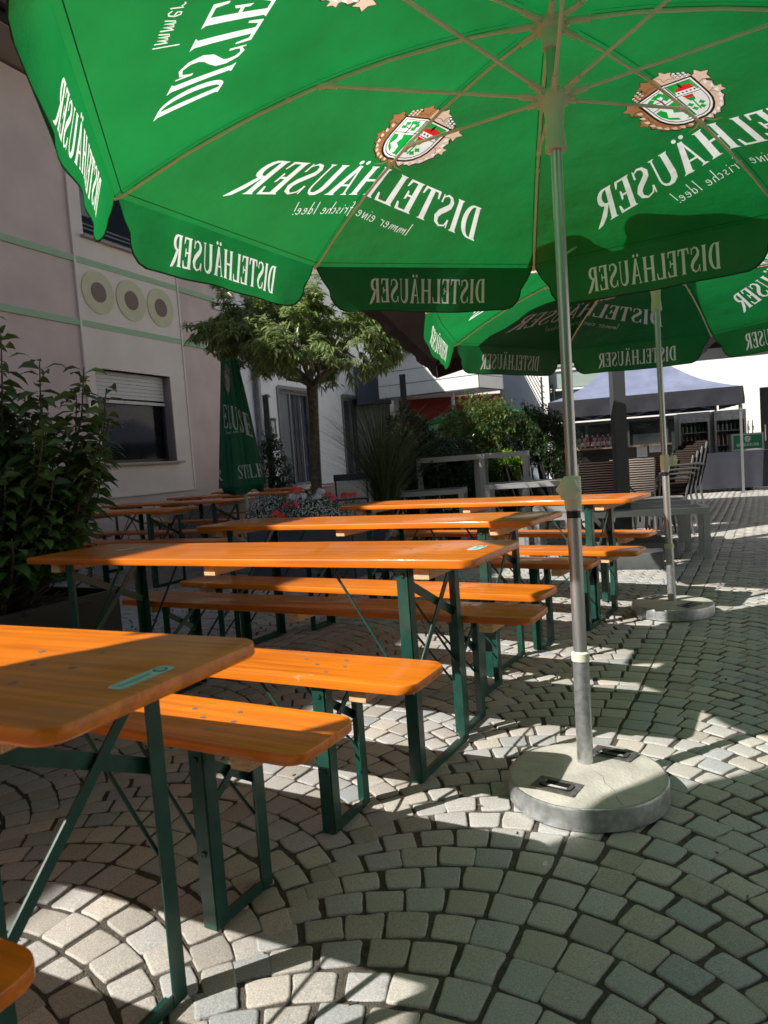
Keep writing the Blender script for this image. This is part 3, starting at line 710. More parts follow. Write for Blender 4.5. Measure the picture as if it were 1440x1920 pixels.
# ------------------------------------------------------------------ closed umbrella
def closed_umbrella():
    t = thing('closed_umbrella', 'closed green umbrella hanging in folds beside the flower planter', 'umbrella', (-1.46, 7.9, 0))
    base = Vector((0, 0, 0)); ax = Vector((-.012, 0, 1)).normalized()
    Mx = Matrix.Rotation(R(-2.2), 4, 'Y')
    z0, z1 = .93, 2.62
    big, bw = word('ELUSE'); low, lw = word('STELHA'); lowR, lrw = word('R'); sm, sw = script_word('Immer eine Idee!', .07); E0 = emblem()
    def rad(z, a):
        k = (z1-z)/(z1-z0); r0 = .035+.185*k**.85
        return r0*(1+.20*k*math.cos(5*a+.6+2.0*k)+.08*math.cos(11*a+1))
    def fn(u, v):                                   # u = angle (rad), v = height
        r = rad(v, u); return (r*math.cos(u), r*math.sin(u)*.75, v)
    # angle -90deg faces the viewer
    A0 = R(-90)
    bigf = lambda x, y: (A0-1.0+2.1*(x/bw), 1.57+.25*y-.14*(x/bw)**2)
    lowf = lambda x, y: (A0-.08+1.45*(x/lw), 1.01+.145*y)
    lowf2 = lambda x, y: (A0-1.5+.28*(x/lrw), 1.02+.12*y)
    smf = lambda x, y: (A0-.75+1.45*(x/sw), 1.50+.05*y)
    emf = lambda x, y: (A0-.36-x*.42, 2.08+y*.17)
    # the print repeats round the umbrella, reader outside: text runs with growing angle
    layers = [(xf(big, bigf), WHT), (xf(low, lowf), WHT), (xf(lowR, lowf2), WHT), (xf(sm, smf), WHT)]+[(xf(p, emf), m) for p, m in E0]
    mb = MB(); sheet([(A0-PI, z0), (A0+PI, z0), (A0+PI, z1), (A0-PI, z1)], layers, fn, .06, mb)
    mb.v = [tuple(Mx @ Vector(p)) for p in mb.v]
    cg = mat_cloth('green_canopy_fabric_dense', (.003, .135, .055), .2)
    mb.obj('canopy', [cg, mat_cloth('white_print_dense', (.55, .62, .60), .1)]+PRINT[2:], t, 50)
    m = MB(); V = []; n = 60
    for i in range(n+1):
        a = 2*PI*i/n; r = rad(z0, a)*.93; V.append((r*math.cos(a), r*math.sin(a)*.75, z0+.02)); V.append((r*.9*math.cos(a), r*.9*math.sin(a)*.75, z0-.06-.03*math.sin(3*a)))
    m.add([tuple(Mx @ Vector(p)) for p in V], [(2*i, 2*i+1, 2*i+3, 2*i+2) for i in range(n)]); m.obj('valance', cg, t, 60)
    m = MB(); m.tube([(0, 0, .05), tuple(Mx @ Vector((0, 0, 2.7)))], .019, 14); m.obj('pole', alu, t, 40)
    m = MB(); m.lathe([(.235, 0), (.25, .01), (.25, .062), (.24, .072), (.03, .078), (.03, .30), (.02, .30)], 40); m.obj('base', mat('grey_concrete_foot', (.32, .33, .34), .8, var=.2, bump=.2), t, 40)
closed_umbrella()

# ------------------------------------------------------------------ foliage helpers
def leaf_cloud(P, D, Ln, Wd, droop=.35, name='crown', m=None, parent=None, rg=RNG):
    """P base points, D unit directions (n,3); each leaf a 5-point folded blade"""
    P = np.asarray(P); D = np.asarray(D); n = len(P); D = D/np.linalg.norm(D, axis=1)[:, None]
    L_ = Ln*rg.uniform(.65, 1.25, n)[:, None]; W_ = Wd*rg.uniform(.7, 1.2, n)[:, None]
    rnd = rg.normal(0, 1, (n, 3)); S = np.cross(D, [0, 0, 1.]) + rnd*.35; S -= D*(S*D).sum(1)[:, None]; S /= np.linalg.norm(S, axis=1)[:, None]
    Nn = np.cross(S, D); dz = np.array([0, 0, -1.])
    a = P; m1 = P+D*L_*.45+dz*L_*droop*.18; t = P+D*L_*.95+dz*L_*droop*.75
    l = m1+S*W_*.5+Nn*W_*.12; r = m1-S*W_*.5+Nn*W_*.12
    m2 = P+D*L_*.75+dz*L_*droop*.45; l2 = m2+S*W_*.33+Nn*W_*.1; r2 = m2-S*W_*.33+Nn*W_*.1
    V = np.stack([a, l, m1, r, l2, m2, r2, t], 1).reshape(-1, 3)
    b = (np.arange(n)*8)[:, None, None]
    q = np.array([[0, 1, 2], [0, 2, 3]]); q4 = np.array([[1, 4, 5, 2], [2, 5, 6, 3]]); q3 = np.array([[4, 7, 5], [5, 7, 6]])
    T = (b+np.concatenate([q, q3])[None]).reshape(-1, 3); Q = (b+q4[None]).reshape(-1, 4)
    me = bpy.data.meshes.new(name); me.from_pydata(V.tolist(), [], T.tolist()+Q.tolist()); me.update(); me.materials.append(m)
    me.polygons.foreach_set('use_smooth', [True]*len(me.polygons))
    o = bpy.data.objects.new(name, me); COL.objects.link(o)
    if parent: o.parent = parent
    return o
litter()
leaf_tree = mat_leaf('willowy_leaf', (.13, .21, .065), (.34, .43, .18), .42, .28)
leaf_laurel = mat_leaf('laurel_leaf', (.06, .115, .038), (.15, .25, .075), .3, .27)
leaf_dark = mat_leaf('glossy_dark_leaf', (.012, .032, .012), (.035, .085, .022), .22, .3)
leaf_shrub = mat_leaf('light_shrub_leaf', (.05, .10, .022), (.17, .24, .06), .4, .45)
leaf_mid = mat_leaf('box_shrub_leaf', (.022, .05, .014), (.06, .11, .03), .3, .45)
leaf_blade = mat_leaf('grass_blade', (.035, .060, .022), (.12, .15, .06), .3, .5)
bark = mat('mottled_bark', (.115, .10, .075), .9, var=.45, vscale=28, bump=.8, bscale=50)
def whorl(tip, out, rg, n, spread=1.0, lift=.3):
    P = []; D = []
    for i in range(n):
        a = rg.uniform(0, 2*PI); d = Vector((math.cos(a), math.sin(a), lift*rg.uniform(-.9, 1)))*spread+Vector(out)*.7
        P.append(Vector(tip)+Vector(rg.normal(0, .012, 3).tolist())); D.append(d.normalized())
    return P, D
def round_tree():
    rg = np.random.default_rng(11)
    t = thing('courtyard_tree', 'small round headed tree with long drooping leaves rising from the flower planter', 'tree', (-.70, 7.6, 0))
    m = MB(); fork = Vector((.05, 0, 1.95))
    m.tube([(0, 0, .40), (.01, 0, .8), (.03, .0, 1.3), (.045, 0, 1.7), fork], [.066, .058, .053, .053, .062], 14)
    limbs = []; P = []; D = []
    def branch(a, d, ln, r, lvl):
        pts = [a]; rr = [r]; p = a.copy(); dd = d.copy()
        for i in range(4):
            dd = (dd+Vector(rg.normal(0, .13, 3).tolist())+Vector((0, 0, -.035*lvl))).normalized(); p = p+dd*ln/4; pts.append(p.copy()); rr.append(r*(1-.18*(i+1)))
        m.tube(pts, rr, 7 if lvl < 2 else 5, cap=False)
        if lvl >= 3:
            for q in pts[1:]:
                for _ in range(2):
                    A, B = whorl(q, dd, rg, 6, .9, .35); P.extend(A); D.extend(B)
            A, B = whorl(pts[-1], dd, rg, 14, .9, .45); P.extend(A); D.extend(B)
            return
        for i in range(3 if lvl else 5):
            k = rg.integers(2, 5); off = Vector(rg.normal(0, 1, 3).tolist()); off -= dd*off.dot(dd); off.normalize()
            nd = (dd*.75+off*.75+Vector((0, 0, .10))).normalized(); branch(pts[k], nd, ln*.68, rr[k]*.62, lvl+1)
        if lvl: branch(pts[-1], dd, ln*.6, rr[-1], lvl+1)
    for i in range(8):
        a = 2*PI*i/8+rg.uniform(-.2, .2); e = R(rg.uniform(10, 30) if i % 2 else rg.uniform(35, 65))
        branch(fork+Vector((0, 0, -.03)), Vector((math.cos(a)*math.cos(e), math.sin(a)*math.cos(e), math.sin(e))), .66 if e < .6 else .6, .030, 0)
    m.obj('trunk', bark, t, 50)
    P = np.array([tuple(p) for p in P]); D = np.array([tuple(d) for d in D])
    # keep the head inside a broad dome
    q = (P-np.array([.0, 0, 2.68]))/np.array([1.5, 1.4, .95]); keep = (q**2).sum(1) < rg.uniform(.75, 1.15, len(P)); keep &= P[:, 2] > 1.98+.1*rg.random(len(P)); keep &= ~((P[:, 0] < -.45) & (P[:, 2] < 2.28))
    leaf_cloud(P[keep], D[keep], .088, .021, .60, 'crown', leaf_tree, t, rg); print('tree leaves', keep.sum())
round_tree()

def shrub(name, label, cat, loc, blobs, n, ln, wd, m, droop=.3, group=None, pot=None, seed=1, stems=6, potmat=None, trunkz=0.):
    rg = np.random.default_rng(seed); t = thing(name, label, cat, loc, 0, group); P = []; D = []
    tot = sum(b[3]*b[4]*b[5] for b in blobs)
    for (x, y, z, rx, ry, rz) in blobs:
        k = int(n*rx*ry*rz/tot/8)
        for _ in range(k):
            v = rg.normal(0, 1, 3); v /= np.linalg.norm(v); r = rg.uniform(.35, 1.0)**.5*(1+.12*math.sin(v[0]*7+v[2]*5+seed)); p = np.array([x, y, z])+v*r*np.array([rx, ry, rz])
            if p[2] < .05: continue
            for i in range(8):
                d = v*.8+rg.normal(0, .7, 3); P.append(p+rg.normal(0, .02, 3)); D.append(d)
    leaf_cloud(P, D, ln, wd, droop, 'foliage', m, t, rg)
    mb = MB()
    for i in range(stems):
        b = blobs[i % len(blobs)]; a = rg.uniform(0, 2*PI)
        e = Vector((b[0]+rg.uniform(-.5, .5)*b[3], b[1]+rg.uniform(-.5, .5)*b[4], b[2]+b[5]*.6)); s = Vector((b[0]*.4+.05*math.cos(a), b[1]*.4+.05*math.sin(a), trunkz))
        mid = (s+e)/2+Vector((rg.uniform(-.05, .05), rg.uniform(-.05, .05), 0)); mb.tube([s, mid, e], [.014, .010, .004], 6)
    mb.obj('stems', bark, t, 50)
    if pot:
        r, h = pot; mb = MB(); mb.lathe([(r*.72, 0), (r*.95, h*.85), (r, h*.86), (r, h), (r*.9, h), (r*.88, h-.03)], 32); mb.obj('pot', potmat or mat('anthracite_pot', (.035, .035, .037), .5), t, 40)
    return t

# big shrub in planter at left
def planter_box(name, label, corner, ux, uy, lx, ly, h, m, open_=True):
    t = thing(name, label, 'planter', (corner[0], corner[1], 0))
    ux = Vector((*ux, 0)); uy = Vector((*uy, 0)); mb = MB(); th = .03
    def P(a, b, z): return ux*a+uy*b+Vector((0, 0, z))
    for (a0, b0, a1, b1) in ((0, 0, lx, 0), (0, ly, lx, ly), (0, th, 0, ly-th), (lx, th, lx, ly-th)):
        A = P(a0, b0, h/2); B = P(a1, b1, h/2)
        mb.bar(A, B, th, h)
    mb.obj('planter_wall', m, t)
    mb = MB(); mb.add([P(th, th, h-.05), P(lx-th, th, h-.05), P(lx-th, ly-th, h-.05), P(th, ly-th, h-.05)], [(0, 1, 2, 3)]); mb.obj('soil', mat('potting_soil', (.03, .022, .015), .95, var=.4, bump=.9), t)
    return t
planter_box('shrub_planter', 'low dark brown planter box holding the big leafy shrub', (-1.60, 4.22), (-.486, -.874), (-.874, .486), 1.7, .75, .46, mat('brown_powdercoat', (.055, .045, .04), .6, var=.15))
def laurel():
    rg = np.random.default_rng(5); t = thing('laurel_shrub', 'tall dark green shrub with large pointed leaves at the left edge', 'shrub', (-2.30, 3.95, 0)); P = []; D = []; mb = MB()
    # stems: (top x, y, z) relative
    tops = []
    for i in range(230):
        a = rg.uniform(0, 2*PI); r = rg.uniform(0, 1)**.6; tops.append((.68*r*math.cos(a)+.05, .56*r*math.sin(a)-.02, rg.uniform(.62, 1.66)-.34*r))
    tops += [(.18, -.10, 1.93), (.10, 0, 1.98), (.28, -.05, 1.85), (.0, -.2, 1.88), (.40, -.1, 1.70), (.55, 0, 1.56), (.78, .05, 1.52), (.88, .1, 1.42), (.9, .0, 1.3), (.85, -.05, 1.15), (.80, .1, 1.0), (.75, -.1, .9), (.65, -.25, .8), (.5, -.4, .75), (.35, -.5, .7), (.2, -.5, .6), (.85, .15, 1.25), (.7, .1, 1.4), (.6, -.1, 1.25), (.45, -.3, 1.05), (-.1, -.45, 1.2), (-.3, -.5, 1.5), (-.2, -.5, .9)]
    tops = [(x*.93, y, z*1.13) for x, y, z in tops]
    for (x, y, z) in tops:
        s = Vector((x*.25+rg.normal(0, .05), y*.3+rg.normal(0, .05), .42)); e = Vector((x, y, z)); md = s.lerp(e, .5)+Vector((x*.12, y*.12, -.02)); pts = [s, s.lerp(md, .5), md, md.lerp(e, .6)+Vector((x*.04, y*.04, .0)), e]
        mb.tube(pts, [.011, .009, .007, .005, .003], 6, cap=False)
        k = int(10+(e-s).length*40)
        for j in range(k):
            f = .25+.75*j/k; q = pts[-1] if f >= 1 else (md.lerp(e, (f-.5)*2) if f > .5 else s.lerp(md, f*2))
            if q.z < .60: continue
            a = j*2.4+rg.uniform(-.4, .4); o = Vector((math.cos(a), math.sin(a), .25+.5*(f > .9)))
            P.append(tuple(q+Vector(rg.normal(0, .012, 3).tolist()))); D.append(tuple(o))
    leaf_cloud(P, D, .150, .060, .80, 'foliage', leaf_laurel, t, rg); mb.obj('stems', bark, t, 50); print('laurel', len(P))
laurel()

# flower planter (long blue-grey trough) and its flowers
pg = mat('blue_grey_planter', (.085, .10, .125), .45, var=.08)
planter_box('flower_planter', 'long blue grey planter trough with the tree, flowers and grasses', (-1.35, 7.15), (.93, -.36), (.36, .93), 1.1, 1.0, .50, pg)
planter_box('grass_planter', 'dark grey planter trough with the tall ornamental grass', (-.27, 7.10), (.95, -.05), (.05, .95), .85, .95, .48, mat('slate_planter', (.05, .055, .06), .5, var=.1))
def flowers():
    rg = np.random.default_rng(21)
    # airy silver-white filler: tiny flowers over fine foliage, two cushions
    wf = mat('tiny_white_petal', (.70, .74, .76), .6); 
    def cushion(cx, cy, cz, rx, ry, rz, n, label, whites=True):
        t = thing('white_flower_cushion' if whites else 'green_cushion', label, 'flowers', (cx, cy, 0), 0, 'flower cushions in the planter'); P = []; D = []; mb = MB()
        for _ in range(n):
            v = rg.normal(0, 1, 3); v /= np.linalg.norm(v); v[2] = abs(v[2])*.9; k = rg.uniform(.55, 1.0); p = np.array([0, 0, cz])+v*k*np.array([rx, ry, rz])
            P.append(p); D.append(v+rg.normal(0, .5, 3))
            if whites and k > .68 and rg.random() < .55:
                s = rg.uniform(.006, .011); nrm = Vector((v+rg.normal(0, .3, 3)).tolist()).normalized(); x = nrm.orthogonal().normalized(); y = nrm.cross(x); c = Vector((p+v*.012).tolist())
                ring = [c+(x*math.cos(a)+y*math.sin(a))*s*(1.25 if q % 2 else .6) for q, a in enumerate(np.linspace(0, 2*PI, 10, endpoint=False))]
                mb.add([c+nrm*.002]+ring, [(0, i+1, (i+1) % 10+1) for i in range(10)])
        leaf_cloud(P, D, .035, .008, .2, 'foliage', leaf_mid, t, rg)
        if whites: mb.obj('blossom', wf, t)
    cushion(-1.10, 7.15, .60, .27, .20, .27, 2600, 'cushion of tiny white flowers at the left end of the blue grey planter')
    cushion(-.72, 7.00, .58, .38, .2, .26, 3200, 'wide cushion of tiny white flowers below the pink geraniums')
    cushion(-.78, 7.25, .62, .28, .2, .26, 900, 'green leafy cushion around the tree trunk', False)
    cushion(-.30, 7.25, .55, .22, .2, .22, 700, 'green leafy cushion at the right end under the pink flowers', False)
    coral = mat('coral_petal', (.90, .10, .09), .55, var=.2, vscale=50); pink = mat('pink_petal', (.85, .12, .22), .55, var=.2, vscale=50); white = mat('white_petal', (.78, .80, .82), .6)
    def head(px, py, pz, r, m, nm, label, n=34):
        r *= 1.45; py -= .12
        t = thing(nm, label, 'flower', (px, py, 0), 0, 'geranium heads in the planter'); mb = MB(); c = Vector((0, 0, pz))
        for i in range(n):
            v = Vector(rg.normal(0, 1, 3).tolist()).normalized(); v.z = abs(v.z)*.8; p = c+v*r*.8; nrm = (v+Vector(rg.normal(0, .25, 3).tolist())).normalized(); x = nrm.orthogonal().normalized(); y = nrm.cross(x)
            for k in range(5):
                a = 2*PI*k/5; d = x*math.cos(a)+y*math.sin(a); s = nrm.cross(d); q = r*.42
                mb.add([p, p+d*q*.55+s*q*.35+nrm*.003, p+d*q+nrm*.001, p+d*q*.55-s*q*.35+nrm*.003], [(0, 1, 2, 3)])
        mb.obj('petals', m, t); mb = MB(); mb.tube([(0, 0, .5), (0, 0, pz)], .003, 6); mb.obj('stalk', leaf_mid, t)
    for px, py, pz, r, m, nm, lb in (
        (-.83, 7.05, .865, .040, coral, 'geranium', 'coral geranium head topmost in the planter beside the trunk'), (-1.02, 6.98, .655, .038, coral, 'geranium', 'larger coral geranium head low at the left of the planter'),
        (-.97, 6.93, .625, .036, coral, 'geranium', 'coral geranium head just below the larger one at the left'), (-.93, 7.0, .73, .022, coral, 'geranium', 'smallest orange red geranium head left of the trunk'), (-.83, 6.98, .725, .032, pink, 'geranium', 'pinkish geranium head in the middle of the planter'),
        (-.52, 7.1, .80, .030, pink, 'geranium', 'deep pink geranium head right of the trunk'), (-.48, 7.05, .765, .030, pink, 'geranium', 'pale pink budding geranium below the deep pink one'), (-.36, 7.1, .775, .036, coral, 'geranium', 'coral pink geranium head at the right end of the planter'), (-.28, 7.1, .78, .028, pink, 'geranium', 'rightmost small pink geranium head before the grass'),
        (-.86, 7.08, .80, .045, white, 'white_phlox', 'white blossom cluster under the topmost coral geranium'), (-.78, 7.08, .79, .045, white, 'white_phlox', 'white blossom cluster left of the tree trunk'), (-.63, 7.1, .78, .040, white, 'white_phlox', 'white blossom cluster right of the tree trunk'), (-.60, 7.2, .83, .035, white, 'white_phlox', 'small white blossoms highest right of the trunk'), (-.74, 7.1, .885, .03, white, 'white_phlox', 'tiny white blossoms just left of the trunk')):
        head(px, py, pz, r, m, nm, lb)
flowers()
def grass_clump(loc, label, n, h, spread, seed, group=None):
    rg = np.random.default_rng(seed); t = thing('ornamental_grass', label, 'grass plant', loc); mb = MB()
    for i in range(n):
        a = rg.uniform(0, 2*PI); r = rg.uniform(0, .10); L_ = h*rg.uniform(.55, 1.1); out = spread*rg.uniform(.15, 1.0); b = Vector((r*math.cos(a), r*math.sin(a), 0))
        d = Vector((math.cos(a+rg.normal(0, .3)), math.sin(a+rg.normal(0, .3)), 0)); s = Vector((-d.y, d.x, 0)); w0 = rg.uniform(.0025, .005); V = []
        for k in range(7):
            f = k/6; p = b+d*out*f**2.2+Vector((0, 0, L_*(f-.22*out/spread*f**3))); ww = w0*(1-f)**.6+.0004
            V += [p-s*ww, p+s*ww]
        mb.add(V, [(2*k, 2*k+1, 2*k+3, 2*k+2) for k in range(6)])
    mb.obj('blades', leaf_blade, t)
grass_clump((.02, 7.6, .40), 'tall arching ornamental grass clump in the dark planter', 640, 1.42, .95, 31)

GS = 'shrubs behind the tables'
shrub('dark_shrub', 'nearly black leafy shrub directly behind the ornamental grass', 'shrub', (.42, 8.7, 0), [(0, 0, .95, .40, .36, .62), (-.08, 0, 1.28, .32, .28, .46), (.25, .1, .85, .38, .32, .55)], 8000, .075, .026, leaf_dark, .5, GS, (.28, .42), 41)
shrub('clipped_shrub', 'light green sunlit shrub below the white balcony', 'shrub', (1.45, 11.0, 0), [(0, 0, 1.38, .58, .45, .60), (.25, 0, 1.52, .45, .4, .48), (-.35, 0, 1.10, .38, .35, .55), (.1, 0, .9, .62, .5, .5)], 15000, .060, .026, leaf_shrub, .4, GS, (.34, .5), 42)
shrub('clipped_shrub', 'darker green rounded shrub left of the dark tent', 'shrub', (2.45, 11.0, 0), [(0, 0, 1.25, .48, .4, .45), (-.1, 0, 1.45, .38, .3, .36), (.2, 0, 1.1, .42, .4, .45)], 14000, .042, .020, leaf_mid, .3, GS, (.28, .62), 43)
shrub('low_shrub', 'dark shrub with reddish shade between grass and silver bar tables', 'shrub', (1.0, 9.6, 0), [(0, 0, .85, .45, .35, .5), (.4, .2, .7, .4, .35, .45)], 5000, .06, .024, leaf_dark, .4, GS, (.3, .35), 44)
shrub('small_shrub', 'bright yellow green small plant behind the right silver bar table', 'shrub', (1.78, 10.0, 0), [(0, 0, .92, .16, .16, .20)], 900, .07, .03, mat_leaf('lime_leaf', (.10, .22, .02), (.22, .38, .04), .4, .5), .4, GS, (.16, .7), 45)
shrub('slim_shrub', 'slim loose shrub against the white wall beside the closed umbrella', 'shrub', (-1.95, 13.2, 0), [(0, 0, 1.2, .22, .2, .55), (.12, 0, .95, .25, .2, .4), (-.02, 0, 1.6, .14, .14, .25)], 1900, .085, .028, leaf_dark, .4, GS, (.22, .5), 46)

# ------------------------------------------------------------------ buildings
def front(p, ang):
    """frame whose X runs along the facade (bearing ang from +y), -Y faces the courtyard"""
    return (p[0], p[1], 0), R(90-ang)
def wall_holes(mb, x0, x1, z0, z1, holes, y=0., depth=.2, mi=0, mi_r=None):
    xs = sorted({x0, x1, *[h[0] for h in holes], *[h[1] for h in holes]}); zs = sorted({z0, z1, *[h[2] for h in holes], *[h[3] for h in holes]})
    for a, b in zip(xs, xs[1:]):
        for c, d in zip(zs, zs[1:]):
            if any(a >= h[0]-1e-6 and b <= h[1]+1e-6 and c >= h[2]-1e-6 and d <= h[3]+1e-6 for h in holes): continue
            mb.add([(a, y, c), (b, y, c), (b, y, d), (a, y, d)], [(0, 1, 2, 3)], mi)
    for a, b, c, d in holes:
        e = y+depth; mb.add([(a, y, c), (b, y, c), (b, y, d), (a, y, d), (a, e, c), (b, e, c), (b, e, d), (a, e, d)], [(0, 4, 5, 1), (1, 5, 6, 2), (2, 6, 7, 3), (3, 7, 4, 0)], mi if mi_r is None else mi_r)
def pink_house():
    loc, rz = front((-3.98, 10.0), 22.7)
    t = thing('pink_house', 'dusky pink rendered house with pale green stripes along the left', 'building', loc, rz)
    pink = mat('dusky_pink_render', (.68, .565, .525), .9, var=.10, vscale=1.6, bump=.25, bscale=150)
    pale = mat('pale_pink_render', (.84, .76, .69), .9, var=.07, vscale=1.5, bump=.2, bscale=150)
    strp = mat('pale_green_stripe', (.38, .56, .38), .85, var=.05); yel = mat('pale_yellow_ring', (.66, .64, .44), .85, var=.04); brn = mat('brown_disc', (.25, .18, .155), .9, var=.05)
    win1 = (.23, 1.84, 1.33, 2.67); win2 = (.27, 1.82, 4.48, 5.75)
    mb = MB(); wall_holes(mb, -13, 3.5, 0, 6.3, [win1, win2], depth=.20)
    mb.box((-4.75, 4.2, 3.15), (16.5, 7.9, 6.3)); mb.obj('wall', [pink], t)
    mb = MB()                                                     # projecting pale bay, 2 cm proud, with rim line
    wall_holes(mb, .06, 2.22, .86, 6.29, [win1, win2], y=-.02, depth=.215)
    for a, b, c, d in ((.04, .075, .84, 6.29), (2.205, 2.24, .84, 6.29), (.075, 2.205, .84, .875)): mb.box(((a+b)/2, -.018, (c+d)/2), (b-a, .036, d-c))
    mb.obj('render_panel', pale, t)
    for z in (4.18, 3.32):
        mb = MB(); mb.box((-4.75, -.0145, z-.055), (16.5, .029, .085)); mb.obj('stripe', strp, t)
    for x in (.44, 1.10, 1.76):
        mb = MB(); rr = [(x+.31*math.cos(a), 3.735+.30*math.sin(a)) for a in np.linspace(0, 2*PI, 48, endpoint=False)]; 
        k = MB(); k.prism(rr, .024, .034); mb.add([(a, -c, b) for a, b, c in k.v], k.f); ring = mb.obj('ring_ornament', yel, t)
        mb = MB(); k = MB(); k.prism([(x+.145*math.cos(a), 3.735+.14*math.sin(a)) for a in np.linspace(0, 2*PI, 36, endpoint=False)], .034, .038); mb.add([(a, -c, b) for a, b, c in k.v], k.f); mb.obj('disc', brn, ring)
    darkf = mat('dark_window_frame', (.03, .03, .032), .4); gl = mat('dark_window_glass', (.010, .011, .013), .08, spec=.22, var=.3, vscale=3)
    shut = mat('white_roller_slats', (.62, .62, .60), .5)
    def window(w_, shutter):
        a, b, c, d = w_; mb = MB(); f = .05
        for q in ((a+f/2, (c+d)/2, f, d-c), (b-f/2, (c+d)/2, f, d-c)): mb.box((q[0], .17, q[1]), (q[2], .05, q[3]))
        for z in (c+f/2, d-f/2): mb.box(((a+b)/2, .17, z), (b-a-2*f, .05, f))
        o = mb.obj('window', darkf, t)
        mb = MB(); mb.box(((a+b)/2, .185, (c+d)/2), (b-a-2*f, .01, d-c-2*f)); mb.obj('pane', gl, o)
        mb = MB(); mb.box(((a+b)/2+.02, -.035, c-.02), (b-a+.16, .13, .03)); mb.obj('sill', mat('beige_sill', (.40, .35, .30), .7), o)
        if shutter:
            mb = MB(); n = int((d-shutter)/.055)
            for i in range(n): z = d-.055*(i+.5); mb.box(((a+b)/2, .125, z), (b-a-.04, .012, .050))
            mb.box(((a+b)/2, .125, shutter-.005), (b-a-.04, .02, .045)); mb.obj('roller_shutter', shut, o)
    window(win1, 2.24); window(win2, None)
    # blinds and box glimpsed inside the upper window
    mb = MB(); mb.box((1.05, .178, 4.60), (1.4, .006, .03)); mb.box((1.05, .178, 4.68), (1.4, .006, .02)); mb.box((1.05, .178, 4.74), (1.4, .006, .02)); mb.box((.5, .178, 5.1), (.25, .006, .5)); mb.obj('blind', mat('grey_blind', (.22, .23, .24), .7), t)
    # eaves and roof
    mb = MB(); mb.box((-4.7, -.27, 6.36), (17.2, .66, .05)); mb.obj('soffit', mat('cream_soffit', (.34, .28, .22), .8), t)
    mb = MB(); mb.box((-4.7, -.62, 6.46), (17.2, .05, .20)); mb.tube([(-13.2, -.72, 6.50), (3.9, -.72, 6.50)], .07, 10); mb.obj('gutter', mat('dark_gutter', (.03, .028, .03), .5, metal=.3), t)
    mb = MB(); mb.add([(-13.3, -.66, 6.46), (3.9, -.66, 6.46), (3.9, 4.2, 8.6), (-13.3, 4.2, 8.6), (-13.3, 9, 6.46), (3.9, 9, 6.46)], [(0, 1, 2, 3), (3, 2, 5, 4), (0, 3, 4), (1, 5, 2)])
    mb.add([(-13.3, -.66, 6.35), (3.9, -.66, 6.35), (3.9, 9, 6.35), (-13.3, 9, 6.35)], [(0, 3, 2, 1)]); mb.obj('roof', mat('dark_roof_tiles', (.05, .04, .04), .7, var=.3, vscale=12, bump=.6, bscale=8), t)
    # little white sign bracket
    return t
pink_house()
lf, rzf = front((-3.98, 10.0), 22.7)
mb = MB(); mb.box((.16, 0, 0), (.36, .012, .20)); [mb.lathe([(.008, 0), (.006, .004)], 8, (x, -.009, z), mi=1) for x in (0.01, ) for z in (-.07, .07)]
o = mb.obj('wall_sign', [mat('white_enamel', (.62, .63, .64), .4), blackp]); dv = Vector((math.sin(R(22.7)), math.cos(R(22.7)), 0)); nv = Vector((math.cos(R(22.7)), -math.sin(R(22.7)), 0))
o.location = Vector((-3.98, 10.0, 4.06))+dv*3.22+nv*.03; o.rotation_euler = (0, 0, rzf); tag(o, 'small blank white plate on the far corner of the pink house', 'sign')

